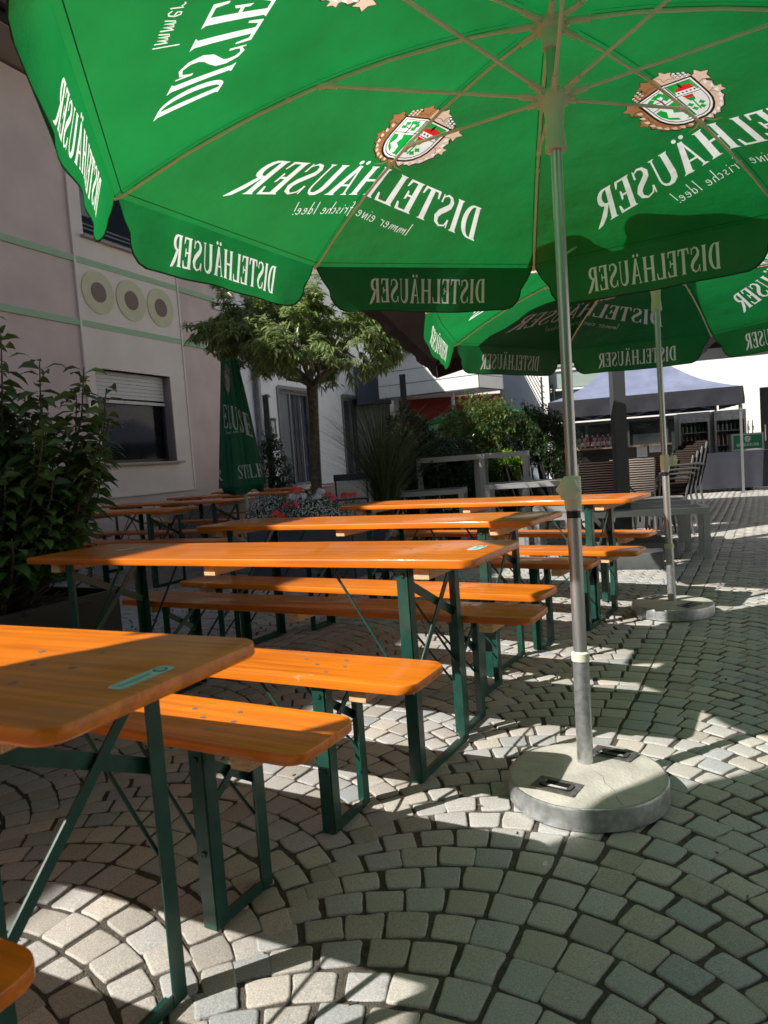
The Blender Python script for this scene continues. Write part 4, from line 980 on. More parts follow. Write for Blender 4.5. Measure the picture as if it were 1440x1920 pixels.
def white_house():
    loc, rz = front((-2.2, 17.3), 22.7)
    t = thing('white_house', 'white rendered house with grey framed doors behind the tree', 'building', loc, rz)
    wh = mat('white_render_bluish', (.84, .86, .88), .9, var=.03, bump=.15, bscale=120); fr = mat('grey_door_frame', (.20, .20, .21), .5); gl = mat('grey_door_glass', (.06, .07, .075), .04, spec=.9)
    d1 = (-.2, 1.54, .62, 2.95); d2 = (3.27, 5.0, .55, 2.94)
    mb = MB(); wall_holes(mb, -6, 6.6, 0, 6.5, [d1, d2], depth=.22); mb.box((.3, 3.3, 3.25), (12.6, 6.0, 6.5)); mb.obj('wall', wh, t)
    for i, (a, b, c, d) in enumerate((d1, d2)):
        mb = MB(); 
        for q in ((a-.04, (c+d)/2, .08, d-c+.08), (b+.04, (c+d)/2, .08, d-c+.08)): mb.box((q[0], -.012, q[1]), (q[2], .04, q[3]))
        mb.box(((a+b)/2, -.012, d+.04), (b-a, .04, .08))
        mb.box((a+.05, .15, (c+d)/2), (.08, .05, d-c)); mb.box((a+.75, .15, (c+d)/2), (.08, .05, d-c)); mb.box((b-.05, .15, (c+d)/2), (.08, .05, d-c)); mb.box(((a+b)/2, .15, d-.04), (b-a-.2, .05, .08)); mb.box(((a+b)/2, .15, c+.04), (b-a-.2, .05, .08))
        o = mb.obj('door', fr, t)
        mb = MB(); mb.box((a+.40, .17, (c+d)/2), (.62, .01, d-c-.1)); mb.obj('pane', mat('door_glass_bright', (.22, .25, .27), .05, spec=.9) if i == 0 else gl, o)
        mb = MB()
        for k in range(7): mb.box((a+.85+k*.105, .20+.02*(k % 2), (c+d)/2), (.075, .02, d-c-.16))
        mb.obj('curtain', mat('dark_grey_curtain', (.075, .075, .085), .8), o)
    for x in (-1.22, 6.05):
        mb = MB(); mb.tube([(x, -.09, 0), (x, -.09, 6.4)], .075 if x < 0 else .06, 12); [mb.tube([(x, -.09, z), (x, -.09, z+.04)], .09, 12) for z in (1.5, 3.2)]
        mb.obj('downpipe', mat('zinc_pipe', (.22, .23, .25), .45, metal=.6), t, 40)
    mb = MB(); mb.box((1.2, -1.0, .30), (14, 2.0, .60)); mb.obj('terrace', mat('grey_terrace', (.28, .27, .25), .8, var=.1), t)
    mb = MB(); mb.tube([(-.82, -.02, 2.75), (-.82, -.10, 2.75), (-.82, -.12, 2.70)], [.03, .03, .045], 10); mb.obj('camera_housing', mat('grey_housing', (.3, .3, .32), .5), t)
    mb = MB(); mb.box((-.80, -.10, 2.2), (.24, .16, .06)); mb.box((-.80, -.10, 1.82), (.24, .16, .06)); mb.box((-.90, -.10, 2.01), (.03, .14, .32)); mb.box((-.70, -.10, 2.01), (.03, .14, .32)); mb.box((-.8, -.04, 2.01), (.17, .03, .32))
    l = mb.obj('wall_lamp', darkgrey, t); mb = MB(); mb.box((-.80, -.11, 2.01), (.15, .10, .31)); mb.obj('lamp_glass', mat('frosted_glass', (.5, .5, .5), .5), l)
darkgrey = mat('anthracite_metal', (.045, .047, .052), .45, var=.1)
white_house()
def post(name, label, cat, x, y, h, r, m=None, sq=False, zb=0.):
    mb = MB()
    if sq: mb.box((0, 0, h/2), (2*r, 2*r, h)); mb.box((0, 0, .006), (4*r, 4*r, .012)); mb.box((0, 0, h+.004), (2.2*r, 2.2*r, .008))
    else: mb.tube([(0, 0, 0), (0, 0, h)], r, 14); mb.tube([(0, 0, 0), (0, 0, .01)], r*2, 14)
    o = mb.obj(name, m or darkgrey, None, 40); o.location = (x, y, zb); return tag(o, label, cat)
post('slim_post', 'slim black square post beside the closed umbrella', 'post', -2.05, 13.6, 2.45, .05, sq=True)
post('slim_post', 'slim black post right of the ornamental grass', 'post', .42, 11.0, 2.35, .045, sq=True)
# bench-like grey backrest behind the flowers
mb = MB(); mb.box((0, 0, .84), (.62, .03, .12)); mb.box((0, -.2, .46), (.62, .42, .03)); [mb.box((sx*.28, 0, .42), (.03, .03, .84)) for sx in (-1, 1)]; [mb.box((sx*.28, -.38, .23), (.03, .03, .45)) for sx in (-1, 1)]
o = mb.obj('garden_seat', darkgrey); o.location = (-.55, 13.0, 0); tag(o, 'grey slatted garden seat behind the tree trunk', 'seat')

def balcony_house():
    t = thing('balcony_house', 'house with a projecting white panelled balcony over a dark red wall', 'building', (2.7, 19.0, 0))
    wh = mat('white_facade_panel', (.74, .75, .74), .6, var=.03); red = mat('dark_red_render', (.22, .018, .022), .85, var=.08); slate = mat('slate_cladding', (.085, .105, .135), .6, var=.1); beige = mat('beige_render', (.42, .42, .38), .9, var=.04)
    fp = [(-2.6, 1.45), (0, 0), (.85, 1.25), (-1.6, 3.0)]
    mb = MB(); mb.prism(fp, 2.80, 3.95); mb.obj('balcony', wh, t)
    mb = MB()
    for z in (3.15, 3.52):
        for (a, b) in ((fp[0], fp[1]), (fp[1], fp[2])):
            A = Vector((*a, z)); B = Vector((*b, z)); mb.bar(A+Vector((.0, -.004, 0)), B+Vector((0, -.004, 0)), .012, .012)
    mb.bar((0, -.005, 2.8), (0, -.005, 3.95), .02, .02, up=(0, 1, 0)); mb.bar((*fp[0], 2.80), (*fp[1], 2.80), .05, .03); mb.bar((*fp[1], 2.80), (*fp[2], 2.80), .05, .03); mb.obj('panel_joint', mat('dark_joint', (.06, .06, .06), .6), t)
    mb = MB(); mb.box((-.55, 2.4, 1.4), (3.0, .3, 2.8)); mb.obj('red_wall', red, t)
    mb = MB(); mb.box((-2.12, 1.9, 1.4), (.14, .5, 2.8)); mb.obj('column', beige, t)
    mb = MB(); mb.box((-3.3, 2.8, 1.4), (2.0, .3, 2.8)); mb.obj('side_wall', beige, t)
    mb = MB(); mb.box((-2.75, 2.4, 3.3), (1.0, .6, 1.1)); mb.obj('slate_box', slate, t)
    mb = MB(); mb.box((.9, 6, 3.5), (9, 4.5, 7.0)); mb.obj('rear_block', mat('bright_white_render', (.78, .78, .76), .9), t)
    mb = MB(); mb.tube([(-.62, .75, 0), (-.62, .75, 2.8)], .05, 10); mb.obj('post', mat('white_post', (.6, .6, .6), .5), t)
    # roof terrace rail with bamboo behind
    mb = MB()
    for z in (4.10, 4.25, 4.4): mb.bar((-2.5, 1.5, z), (-.6, .45, z), .03, .03)
    for i in range(6): f = i/5; mb.bar((-2.5+1.9*f, 1.5-1.05*f, 3.95), (-2.5+1.9*f, 1.5-1.05*f, 4.42), .03, .03, up=(0, 1, 0))
    mb.obj('railing', mat('yellow_rail', (.55, .42, .12), .6), t)
balcony_house()
shrub('terrace_plants', 'yellowish green plants behind the yellow railing on top of the balcony', 'plants', (1.1, 20.1, 3.95), [(0, 0, .25, .45, .25, .28), (.6, -.35, .22, .4, .25, .25)], 1500, .10, .03, leaf_shrub, .3, None, None, 51)
def stair():
    t = thing('outside_stair', 'outside stair with grey blue flank and thin steel railing right of the red wall', 'stair', (3.5, 20.3, 0))
    m = mat('grey_blue_render', (.27, .31, .38), .9, var=.04)
    k = MB(); k.prism([(0, 0), (1.75, 0), (1.75, 1.55), (1.15, 2.1), (.55, 3.4), (0, 4.4)], 0, .25); mb = MB(); mb.add([(a, c, b) for a, b, c in k.v], k.f); mb.obj('stair_flank', m, t)
    mb = MB()
    for k_ in range(5):
        dz = .18+.2*k_; mb.bar((.25, .12, 4.0+dz*.8), (1.15, .12, 2.1+dz*.8), .02, .02); mb.bar((1.15, .12, 2.1+dz*.8), (1.75, .12, 1.55+dz*.8), .02, .02)
    for x, z in ((.55, 3.4), (1.15, 2.1), (1.7, 1.6)): mb.bar((x, .12, z-.1), (x, .12, z+1.0), .05, .05, up=(0, 1, 0))
    mb.obj('railing', darkgrey, t)
stair()
def tent_house():
    loc, rz = front((9.4, 18.0), 108)
    t = thing('bright_white_house', 'bright white sunlit house with greenish glass balustrade behind the tent', 'building', loc, rz)
    wh = mat('white_render_sunny', (.80, .79, .76), .9, var=.02, bump=.1, bscale=100); dk = mat('dark_door', (.02, .022, .025), .3, var=.3); gr = mat('green_grey_glass', (.30, .37, .34), .12, spec=.7, var=.05); gd = mat('dim_green_glass', (.09, .12, .115), .06, spec=.8, var=.2, vscale=2)
    op = (-5.0, -.75, 0.02, 1.72); dr = (.06, 1.35, .02, 2.22); up = (-5.0, -2.45, 2.02, 4.4)
    mb = MB(); wall_holes(mb, -5.12, 9, 0, 8, [op, dr, up], depth=.35); mb.box((1.9, 4.4, 4), (13.9, 8.0, 8)); mb.obj('wall', wh, t)
    mb = MB(); mb.box((.70, .30, 1.12), (1.29, .04, 2.2)); o = mb.obj('door', dk, t); mb = MB(); mb.tube([(.2, .24, .9), (.2, .24, 1.3)], .015, 8); mb.obj('handle', steel, o)
    mb = MB(); mb.box((-3.72, .2, 2.90), (2.55, .03, .42)); mb.box((-3.72, .2, 3.5), (2.55, .03, .5)); g = mb.obj('balustrade_panel', gr, t)
    mb = MB(); mb.box((-3.72, .28, 2.32), (2.55, .02, .58)); mb.obj('pane', gd, g)
    mb = MB(); [mb.box((-3.72, .16, z), (2.55, .05, .05)) for z in (2.64, 3.16)]; mb.obj('rail', wh, g)
    mb = MB(); mb.box((-5.03, .1, 3.2), (.10, .12, 2.4)); mb.box((-3.0, .17, 3.4), (.05, .05, .5)); mb.box((-4.9, .15, 2.4), (.06, .1, .8)); mb.obj('post', darkgrey, g)
    # glazed ground floor: dark frames and panes
    mb = MB()
    for x in (-4.97, -4.1, -3.25, -3.05, -2.1, -1.55, -.78): mb.box((x, .28, .87), (.07, .06, 1.7))
    mb.box((-2.87, .28, 1.68), (4.2, .06, .08)); f = mb.obj('window', darkgrey, t)
    mb = MB(); mb.box((-2.87, .33, .86), (4.2, .01, 1.66)); mb.obj('pane', mat('shop_glass', (.03, .035, .037), .04, spec=.9, var=.5, vscale=1.2), f)
tent_house()

def plain_house(name, label, loc, rz, w_, d_, h_, col):
    t = thing(name, label, 'building', loc, rz); ho = [(-w_/2+1.2+k*2.6, -w_/2+2.4+k*2.6, z, z+1.35) for k in range(int((w_-2)/2.6)) for z in (1.0, 3.9)]
    mb = MB(); wall_holes(mb, -w_/2, w_/2, 0, h_, ho, depth=.18); mb.box((0, d_/2+.18, h_/2), (w_, d_, h_)); mb.obj('wall', mat('render_'+name, col, .9, var=.05), t)
    for (a, b, c, d) in ho:
        mb = MB(); mb.box(((a+b)/2, .14, d-.03), (b-a, .05, .06)); mb.box(((a+b)/2, .14, c+.03), (b-a, .05, .06)); mb.box((a+.03, .14, (c+d)/2), (.06, .05, d-c-.12)); mb.box((b-.03, .14, (c+d)/2), (.06, .05, d-c-.12)); o = mb.obj('window', mat('white_window_frame', (.6, .6, .6), .5), t)
        mb = MB(); mb.box(((a+b)/2, .15, (c+d)/2), (b-a-.12, .01, d-c-.12)); mb.obj('pane', mat('dark_window_glass', (.01, .01, .01)), o)
    mb = MB(); mb.add([(-w_/2-.3, -.5, h_-.1), (w_/2+.3, -.5, h_-.1), (w_/2+.3, d_/2, h_+2.2), (-w_/2-.3, d_/2, h_+2.2), (-w_/2-.3, d_+.6, h_-.1), (w_/2+.3, d_+.6, h_-.1)], [(0, 1, 2, 3), (3, 2, 5, 4), (0, 3, 4), (1, 5, 2), (0, 4, 5, 1)]); mb.obj('roof', mat('dark_roof_tiles', (.05, .04, .04)), t)
plain_house('unseen_rear_house', 'unseen brown house added behind the camera to cut the sky light', (3, -8.5, 0), R(180), 26, 7, 6.3, (.20, .18, .155))  # added out of view to block low sky light
plain_house('unseen_side_house', 'unseen pale rendered house added at the right to cut sky light and bounce sun', (11.5, 3, 0), R(-90), 26, 7, 8.5, (.52, .51, .49))  # added out of view, blocks sky and reflects sun onto the pink wall

# ------------------------------------------------------------------ pavilion tent, bar, fridges
def tent():
    C0 = Vector((3.42, 14.5, 0)); C1 = Vector((6.84, 13.6, 0)); ex = (C1-C0).normalized(); ey = Vector((-ex.y, ex.x, 0)); Lx = (C1-C0).length; Ly = 2.5; ze = 2.0; zp = 2.72
    t = thing('pavilion_tent', 'folding pavilion tent with pale greyish top and dark blue valance over the bar', 'tent', tuple(C0), math.atan2(ex.y, ex.x))
    top = mat_cloth('dark_blue_tent_fabric', (.085, .10, .16), .35); top2 = mat_cloth('tent_top_fabric', (.26, .30, .44), .3); val = mat('dark_valance_fabric', (.017, .018, .026), .7, var=.2, bump=.3, bscale=12)
    p1 = (Ly/2*.98, Ly/2, zp); p2 = (Lx-Ly/2*.98, Ly/2, zp)
    mb = MB(); n = 14
    def patch(A, B, Cc, D_):   # bilinear with sag
        o = []
        for i in range(n+1):
            for j in range(n+1):
                u = i/n; v = j/n; P = (Vector(A)*(1-u)+Vector(B)*u)*(1-v)+(Vector(D_)*(1-u)+Vector(Cc)*u)*v
                P.z = ze+(P.z-ze)*(.45*v**1.0+.55*v**2.2)/max(v, 1e-6) if v > 0 else P.z
                P.z -= .03*math.sin(PI*u)*math.sin(PI*v); P.z += .006*math.sin(u*31+v*9)*math.sin(PI*v)
                o.append(tuple(P))
        mb.add(o, [(i*(n+1)+j, (i+1)*(n+1)+j, (i+1)*(n+1)+j+1, i*(n+1)+j+1) for i in range(n) for j in range(n)])
    patch((0, 0, ze), (Lx, 0, ze), p2, p1); patch((Lx, Ly, ze), (0, Ly, ze), p1, p2); patch((Lx, 0, ze), (Lx, Ly, ze), p2, p2); patch((0, Ly, ze), (0, 0, ze), p1, p1)
    mb.obj('roof', top2, t, 60)
    mb = MB()
    def vstrip(a, b, nm=24):
        a = Vector(a); b = Vector(b); d = (b-a); nn = Vector((d.y, -d.x, 0)).normalized(); V = []
        for i in range(nm+1):
            f = i/nm; p = a+d*f
            for k, z in enumerate((ze+.005, ze-.12, ze-.22, ze-.33)):
                V.append(p+nn*(.012*k*math.sin(i*1.3+k)*.5+.006*k)+Vector((0, 0, z)))
        mb.add(V, [(i*4+k, i*4+k+1, (i+1)*4+k+1, (i+1)*4+k) for i in range(nm) for k in range(3)])
    vstrip((0, -.01, 0), (Lx, -.01, 0)); vstrip((Lx+.01, 0, 0), (Lx+.01, Ly, 0)); vstrip((Lx, Ly, 0), (0, Ly, 0)); vstrip((-.01, Ly, 0), (-.01, 0, 0)); mb.obj('valance', val, t, 60)
    for x, y in ((.04, .04), (Lx-.04, .04), (Lx-.04, Ly-.04), (.04, Ly-.04)):
        mb = MB(); mb.box((x, y, .98), (.04, .04, 1.96)); mb.box((x, y, 1.6), (.06, .06, .1)); mb.box((x, y, .005), (.1, .1, .01)); mb.obj('leg', mat('grey_tent_leg', (.30, .31, .32), .4, metal=.6), t)
    for a, b in (((.04, .06), (Lx-.04, .06)), ((.04, Ly-.06), (Lx-.04, Ly-.06))):
        mb = MB()
        for i in range(4):
            f0, f1 = i/4, (i+1)/4; xa = a[0]+(b[0]-a[0])*f0; xb = a[0]+(b[0]-a[0])*f1; z0, z1 = (1.68, 1.94) if i % 2 else (1.94, 1.68)
            mb.bar((xa, a[1], z0), (xb, a[1], z1), .014, .025); mb.bar((xa, a[1]+.016, z1), (xb, a[1]+.016, z0), .014, .025)
        mb.obj('scissor_frame', mat('grey_tent_leg', (.3, .31, .32)), t)
    return C0, ex, ey
TC0, TEX, TEY = tent(); TRZ = math.atan2(TEX.y, TEX.x)
def tp(a, b, z=0): p = TC0+TEX*a+TEY*b; return (p.x, p.y, z)
# bar counter
t = thing('bar_counter', 'dark wooden bar counter under the tent', 'counter', tp(.2, 1.0), TRZ)
mb = MB(); mb.box((1.05, 0, .50), (2.1, .45, 1.0)); mb.obj('counter_body', mat('dark_brown_panel', (.055, .043, .037), .6, var=.2, vscale=4, stretch=(1, 1, 12)), t)
mb = MB(); mb.box((1.05, -.02, 1.02), (2.2, .55, .035)); mb.obj('counter_top', mat('oak_edge', (.34, .25, .17), .5, var=.2), t)
mb = MB(); mb.box((.75, -.245, .80), (.7, .03, .22), taper=1.0); mb.box((.75, -.27, .92), (.95, .05, .02)); mb.obj('drip_shelf', blackp, t)
def paper(a, z, w_, h_, label):
    mb = MB(); mb.box((0, 0, 0), (w_, .002, h_)); mb.obj
    for i in range(5): mb.box((0, -.0018, h_*.32-i*h_*.14), (w_*(.7-.08*(i % 3)), .0008, h_*.025), mi=1)
    o = mb.obj('notice_sheet', [mat('white_paper', (.55, .57, .60), .8), mat('grey_ink', (.33, .34, .36), .8)]); o.location = tp(a, .75, z); o.rotation_euler = (0, 0, TRZ); tag(o, label, 'notice', 'paper notices on the bar')
paper(1.78, .90, .20, .27, 'taller white paper notice on the bar front, left one of the pair'); paper(2.06, .96, .28, .19, 'wide white paper notice on the bar front, right one of the pair')
# red bottles in a row and jars
def bottle(a, b, z, label, grp, col, h=.26, r=.035, cap=(.5, .5, .5)):
    t = thing('syrup_bottle', label, 'bottle', tp(a, b, z), 0, grp); mb = MB(); mb.lathe([(r*.9, 0), (r, .01), (r, h*.6), (r*.45, h*.78), (r*.38, h*.93), (r*.2, h*.93)], 14); mb.obj('body', mat('bottle_%d' % int(col[0]*100), col, .15, spec=.8), t, 40)
    mb = MB(); mb.lathe([(r*.45, h*.93), (r*.45, h), (r*.2, h+.004)], 10); mb.obj('cap', mat('bottle_cap', cap, .5), t, 40)
    mb = MB(); mb.lathe([(r*1.03, h*.18), (r*1.03, h*.48)], 14); mb.obj('paper_label', mat('bottle_label', (.6, .55, .5), .6), t, 40)
nth = ['first', 'second', 'third', 'fourth', 'fifth', 'sixth']
for i in range(6): bottle(.62+.105*i, .98, 1.0375, '%s from the left in the row of red bottles on the bar' % nth[i], 'red bottles on the bar', (.30, .008, .012))
def vase(a, b, z, label, col, s=1.0, rg=np.random.default_rng(9)):
    t = thing('flower_jar', label, 'flower jar', tp(a, b, z), 0, 'flower jars at the bar'); mb = MB(); mb.lathe([(.035*s, 0), (.042*s, .01), (.042*s, .09*s), (.03*s, .11*s), (.03*s, .12*s), (.02*s, .12*s)], 16); mb.obj('jar', mat('clear_jar', (.35, .37, .38), .08, spec=.8), t, 40)
    mb = MB()
    for i in range(40):
        v = Vector(rg.normal(0, 1, 3).tolist()).normalized(); v.z = abs(v.z); p = Vector((0, 0, .13*s))+v*.05*s
        for k in range(5):
            a_ = 2*PI*k/5; x = v.orthogonal().normalized(); y = v.cross(x); d = x*math.cos(a_)+y*math.sin(a_); q = v.cross(d); mb.add([p, p+d*.012+q*.009, p+d*.026, p+d*.012-q*.009], [(0, 1, 2, 3)])
    mb.obj('blossom', mat('petal_%d' % int(col[1]*100), col, .6, var=.3, vscale=40), t)
vase(.42, .85, 1.0375, 'jar of orange flowers at the left end of the bar', (.75, .20, .015), 1.1); vase(1.34, .98, 1.0375, 'jar of dark red flowers right of the red bottles', (.35, .03, .03), 1.3)
for i, a in enumerate((.5, .56)):
    t_ = thing('drinking_glass', 'small glass beside the jar of orange flowers, %s one' % ('left' if i == 0 else 'right'), 'glass', tp(a+.02, .80, 1.0375)); mb = MB(); mb.lathe([(.018, 0), (.024, .08), (.022, .08)], 12); mb.obj('bowl', mat('clear_jar', (.35, .37, .38)), t_, 40)
# cloth table
t = thing('cloth_table', 'long table under a floor length dark blue cloth at the right end of the tent', 'table', tp(2.45, .45), TRZ)
mb = MB(); x1 = 2.6; V = []; n = 90
mb.box((x1/2, .33, .765), (x1, .66, .012))
def drape(pts, N=60):
    V = []; m_ = 0; pl = []
    for (a, b) in zip(pts, pts[1:]):
        for i in range(N): f = i/N; pl.append((a[0]+(b[0]-a[0])*f, a[1]+(b[1]-a[1])*f, a, b))
    pl.append((*pts[-1], pts[-2], pts[-1]))
    for i, (x, y, a, b) in enumerate(pl):
        d = Vector((b[0]-a[0], b[1]-a[1], 0)).normalized(); nn = Vector((d.y, -d.x, 0))
        for z, k in ((.772, 0), (.6, .3), (.3, .7), (.07, 1.0)):
            q = Vector((x, y, z))+nn*(k*.022*math.sin(i*.55+.8*math.sin(i*.13))+k*.02); V.append(tuple(q))
    return V, [(i*4+k, i*4+k+1, (i+1)*4+k+1, (i+1)*4+k) for i in range(len(pl)-1) for k in range(3)]
mb.add(*drape([(0, .66), (0, 0), (x1, 0), (x1, .66)])); mb.obj('tablecloth', mat('dark_blue_cloth', (.026, .028, .042), .85, var=.15, bump=.3, bscale=300), t, 60)
for x in (.1, 1.3, 2.5):
    mb = MB(); mb.box((x, .3, .38), (.04, .5, .76)); mb.obj('trestle', darkgrey, t)
# beer dispenser (green box) and taps
t = thing('beer_dispenser', 'green branded beer dispenser box with two taps at the right end of the cloth table', 'dispenser', tp(3.42, .62), TRZ)
mb = MB(); mb.box((.30, .15, .945), (.58, .32, .34)); mb.obj('case', mat('steel_case', (.35, .36, .36), .4, metal=.6), t)
big, bw = word('DISTELHÄUSER', .05); mb = MB()
lay = [([rect(.012, .528, .012, .288)], 1), (xf(big, lambda x, y: (.07+.40*x/bw, .07+.055*y)), 2)]+[(xf(p, lambda x, y: (.27+.055*x*-1, .205+.06*y)), {WHT: 2, GRN: 1, SHG: 1}.get(m, 2) if m in (WHT, CRM, BRN) else 1) for p, m in emblem()]
sheet([(0, 0), (.54, 0), (.54, .30), (0, .30)], lay, lambda x, y: (.03+x, -.0135, .795+y), .1, mb); mb.obj('front_sign', [mat('sign_rim', (.45, .45, .45), .4), mat('sign_green', (.005, .16, .07), .35), mat('sign_white', (.65, .68, .66), .5)], t)
for x in (.33, .41):
    mb = MB(); mb.tube([(x, .05, 1.11), (x, .05, 1.30)], .014, 10); mb.tube([(x, .05, 1.24), (x, -.04, 1.24), (x, -.05, 1.17)], .009, 8); mb.tube([(x, .04, 1.28), (x, .02, 1.36)], [.008, .013], 8); mb.obj('tap', mat('chrome', (.7, .7, .7), .12, metal=1), t, 40)
# fridges
def fridge(a, b, w_, h_, label, bright):
    t = thing('glass_door_fridge', label, 'fridge', tp(a, b), TRZ, 'fridges under the tent'); mb = MB(); d = .55
    mb.box((w_/2, d, h_/2), (w_, .03, h_)); mb.box((.02, d/2, h_/2), (.04, d, h_)); mb.box((w_-.02, d/2, h_/2), (.04, d, h_)); mb.box((w_/2, d/2, .12), (w_-.08, d, .24)); mb.box((w_/2, d/2, h_-.05), (w_-.08, d-.02, .10)); mb.obj('case', mat('fridge_case', (.16, .165, .17), .4), t)
    mb = MB(); mb.box((w_/2, -.01, h_-.10), (w_-.02, .03, .2)); mb.obj('header_panel', mat('fridge_header', (.42, .43, .44), .4, var=.25, vscale=14), t)
    for k in range(4):
        mb = MB(); mb.box((w_/2, d/2+.02, .30+k*.30), (w_-.10, d-.10, .012)); sh = mb.obj('shelf', mat('wire_shelf', (.4, .4, .4), .4, metal=.6), t)
        mb = MB()
        for i in range(6): mb.lathe([(.03, 0), (.03, .13), (.012, .18), (.012, .22)], 8, (.10+i*(w_-.2)/5, .15, .307+k*.30))
        mb.obj('bottles', mat('dim_bottles_%d' % (k % 2), ((.10, .05, .02), (.05, .09, .05))[k % 2], .2, spec=.7), sh); sh.children[0]['kind'] = 'stuff'
    mb = MB(); mb.box((.03, -.015, h_/2-.08), (.04, .02, h_-.24)); mb.box((w_-.03, -.015, h_/2-.08), (.04, .02, h_-.24)); mb.box((w_/2, -.015, .10), (w_-.1, .02, .04)); mb.obj('door_frame', mat('fridge_alu', (.4, .4, .41), .35, metal=.6), t)
fridge(2.58, 1.45, .62, 1.62, 'left glass door fridge with bottles behind the cloth table', .3); fridge(3.28, 1.5, .62, 1.62, 'right glass door fridge beside the tent leg', .8)

# ------------------------------------------------------------------ big parasol behind (dark) and its post
def big_parasol(name, label, loc, rz, half, ze, zt, fab, post_m, h, base=True, pr=.06):
    t = thing(name, label, 'parasol', (loc[0], loc[1], 0), rz)
    mb = MB(); mb.box((0, 0, zt/2), (2*pr, 2*pr, zt)); mb.obj('post', post_m, t)
    n = 10; mb = MB()
    for s in range(4):
        a = s*PI/2; c, d = math.cos(a), math.sin(a)
        V = []
        for i in range(n+1):
            r = half*i/n
            for j in range(n+1):
                u = -1+2*j/n; x = r; y = r*u; z = zt-(zt-ze)*(i/n)**.9+(-.03*math.sin(PI*i/n)*(1-u*u)); V.append((x*c-y*d, x*d+y*c, z))
        mb.add(V, [(i*(n+1)+j, (i+1)*(n+1)+j, (i+1)*(n+1)+j+1, i*(n+1)+j+1) for i in range(n) for j in range(n)])
        V = []
        for j in range(n+1):
            u = -1+2*j/n
            for z in (ze, ze-.10, ze-.20): x = half+.02*(ze-z)*5*math.sin(j*1.7); y = half*u; V.append((x*c-y*d, x*d+y*c, z))
        mb.add(V, [(j*3+k, j*3+k+1, (j+1)*3+k+1, (j+1)*3+k) for j in range(n) for k in range(2)])
    mb.obj('canopy', fab, t, 30)
    for s in range(8):
        a = s*PI/4; r = half*(math.sqrt(2) if s % 2 else 1); mb = MB(); mb.bar((.05*math.cos(a), .05*math.sin(a), zt-.05), (r*.98*math.cos(a), r*.98*math.sin(a), ze-.02), .02, .03); mb.obj('rib', post_m, t)
    if base:
        mb = MB(); mb.prism(rrect(-.38, .38, -.38, .38, .05), 0, .17, bev=.012); mb.box((0, 0, .19), (.2, .2, .04)); mb.obj('base', mat('grey_plastic_tank', (.085, .09, .09), .6, var=.15, bump=.15), t, 30)
brown = mat_cloth('dark_brown_fabric', (.035, .026, .024), .12); gpost = mat('grey_post_enamel', (.055, .058, .062), .5)
def cantilever():
    t = thing('cantilever_parasol', 'dark brown tilted parasol on a thick grey side post behind the second umbrella', 'parasol', (2.30, 6.95, 0))
    C = Vector((.60-2.30, 7.0-6.95, 1.97)); a = Vector((-.41, -.91, .25)); b = Vector((.91, -.41, .20)); Lp = 1.55; Lb = 1.9; n = 10; V = []
    nrm = a.cross(b).normalized(); nrm = nrm if nrm.z > 0 else -nrm
    for i in range(n+1):
        for j in range(n+1):
            u, v = i/n, j/n; h = .38*min(u, 1-u, v, 1-v)*2; V.append(C+a*Lp*u+b*Lb*v+nrm*h)
    mb = MB(); mb.add(V, [(i*(n+1)+j, i*(n+1)+j+1, (i+1)*(n+1)+j+1, (i+1)*(n+1)+j) for i in range(n) for j in range(n)])
    cor = [C, C+a*Lp, C+a*Lp+b*Lb, C+b*Lb]
    for q in range(4):
        A, B = cor[q], cor[(q+1) % 4]; m = 16; W = []
        for i in range(m+1):
            p = A.lerp(B, i/m); o = (p-(cor[0]+cor[2])/2); o.z = 0; o.normalize()
            W += [p, p+Vector((0, 0, -.07))+o*.01*math.sin(i*2.1), p+Vector((0, 0, -.13))+o*.02*math.sin(i*1.7)]
        mb.add(W, [(i*3+k, i*3+k+1, i*3+k+4, i*3+k+3) for i in range(m) for k in range(2)])
    mb.obj('canopy', brown, t, 30)
    top = (cor[0]+cor[2])/2+nrm*.38
    for c in cor:
        mb = MB(); mb.bar(top-nrm*.03, c+(top-c)*.02-Vector((0, 0, .015)), .02, .03); mb.obj('rib', gpost, t)
    mb = MB(); mb.box((0, 0, 1.5), (.116, .116, 3.0)); mb.obj('post', gpost, t)
    mb = MB(); mb.bar((0, 0, 2.95), tuple(top+Vector((0, 0, .12))), .08, .08); mb.bar((0, 0, 2.2), tuple(Vector((0, 0, 2.97)).lerp(top, .4)), .05, .05); mb.bar(tuple(top+Vector((0, 0, .12))), tuple(top-Vector((0, 0, .05))), .06, .06, up=(1, 0, 0)); mb.obj('arm', gpost, t)
    mb = MB(); mb.prism(rrect(-.38, .38, -.38, .38, .05), 0, .17, bev=.012); mb.box((0, 0, .19), (.2, .2, .04)); mb.obj('base', mat('grey_plastic_tank', (.085, .09, .09), .6, var=.15, bump=.15), t, 30)
cantilever()
big_parasol('square_parasol', 'dark brown square parasol over the wicker chairs, added unseen behind the second green umbrella to shade the far ground', (3.17, 9.6), R(-17), 1.95, 2.62, 3.05, brown, gpost, 3.0, base=True, pr=.03)  # hidden shade caster, added to darken the ground near the tent
big_parasol('square_parasol', 'pale grey square parasol jutting in at the right edge', (6.5, 8.9), R(-17), 2.15, 2.50, 2.95, mat_cloth('pale_grey_fabric', (.30, .32, .31), .3), gpost, 3.0, base=False, pr=.03)

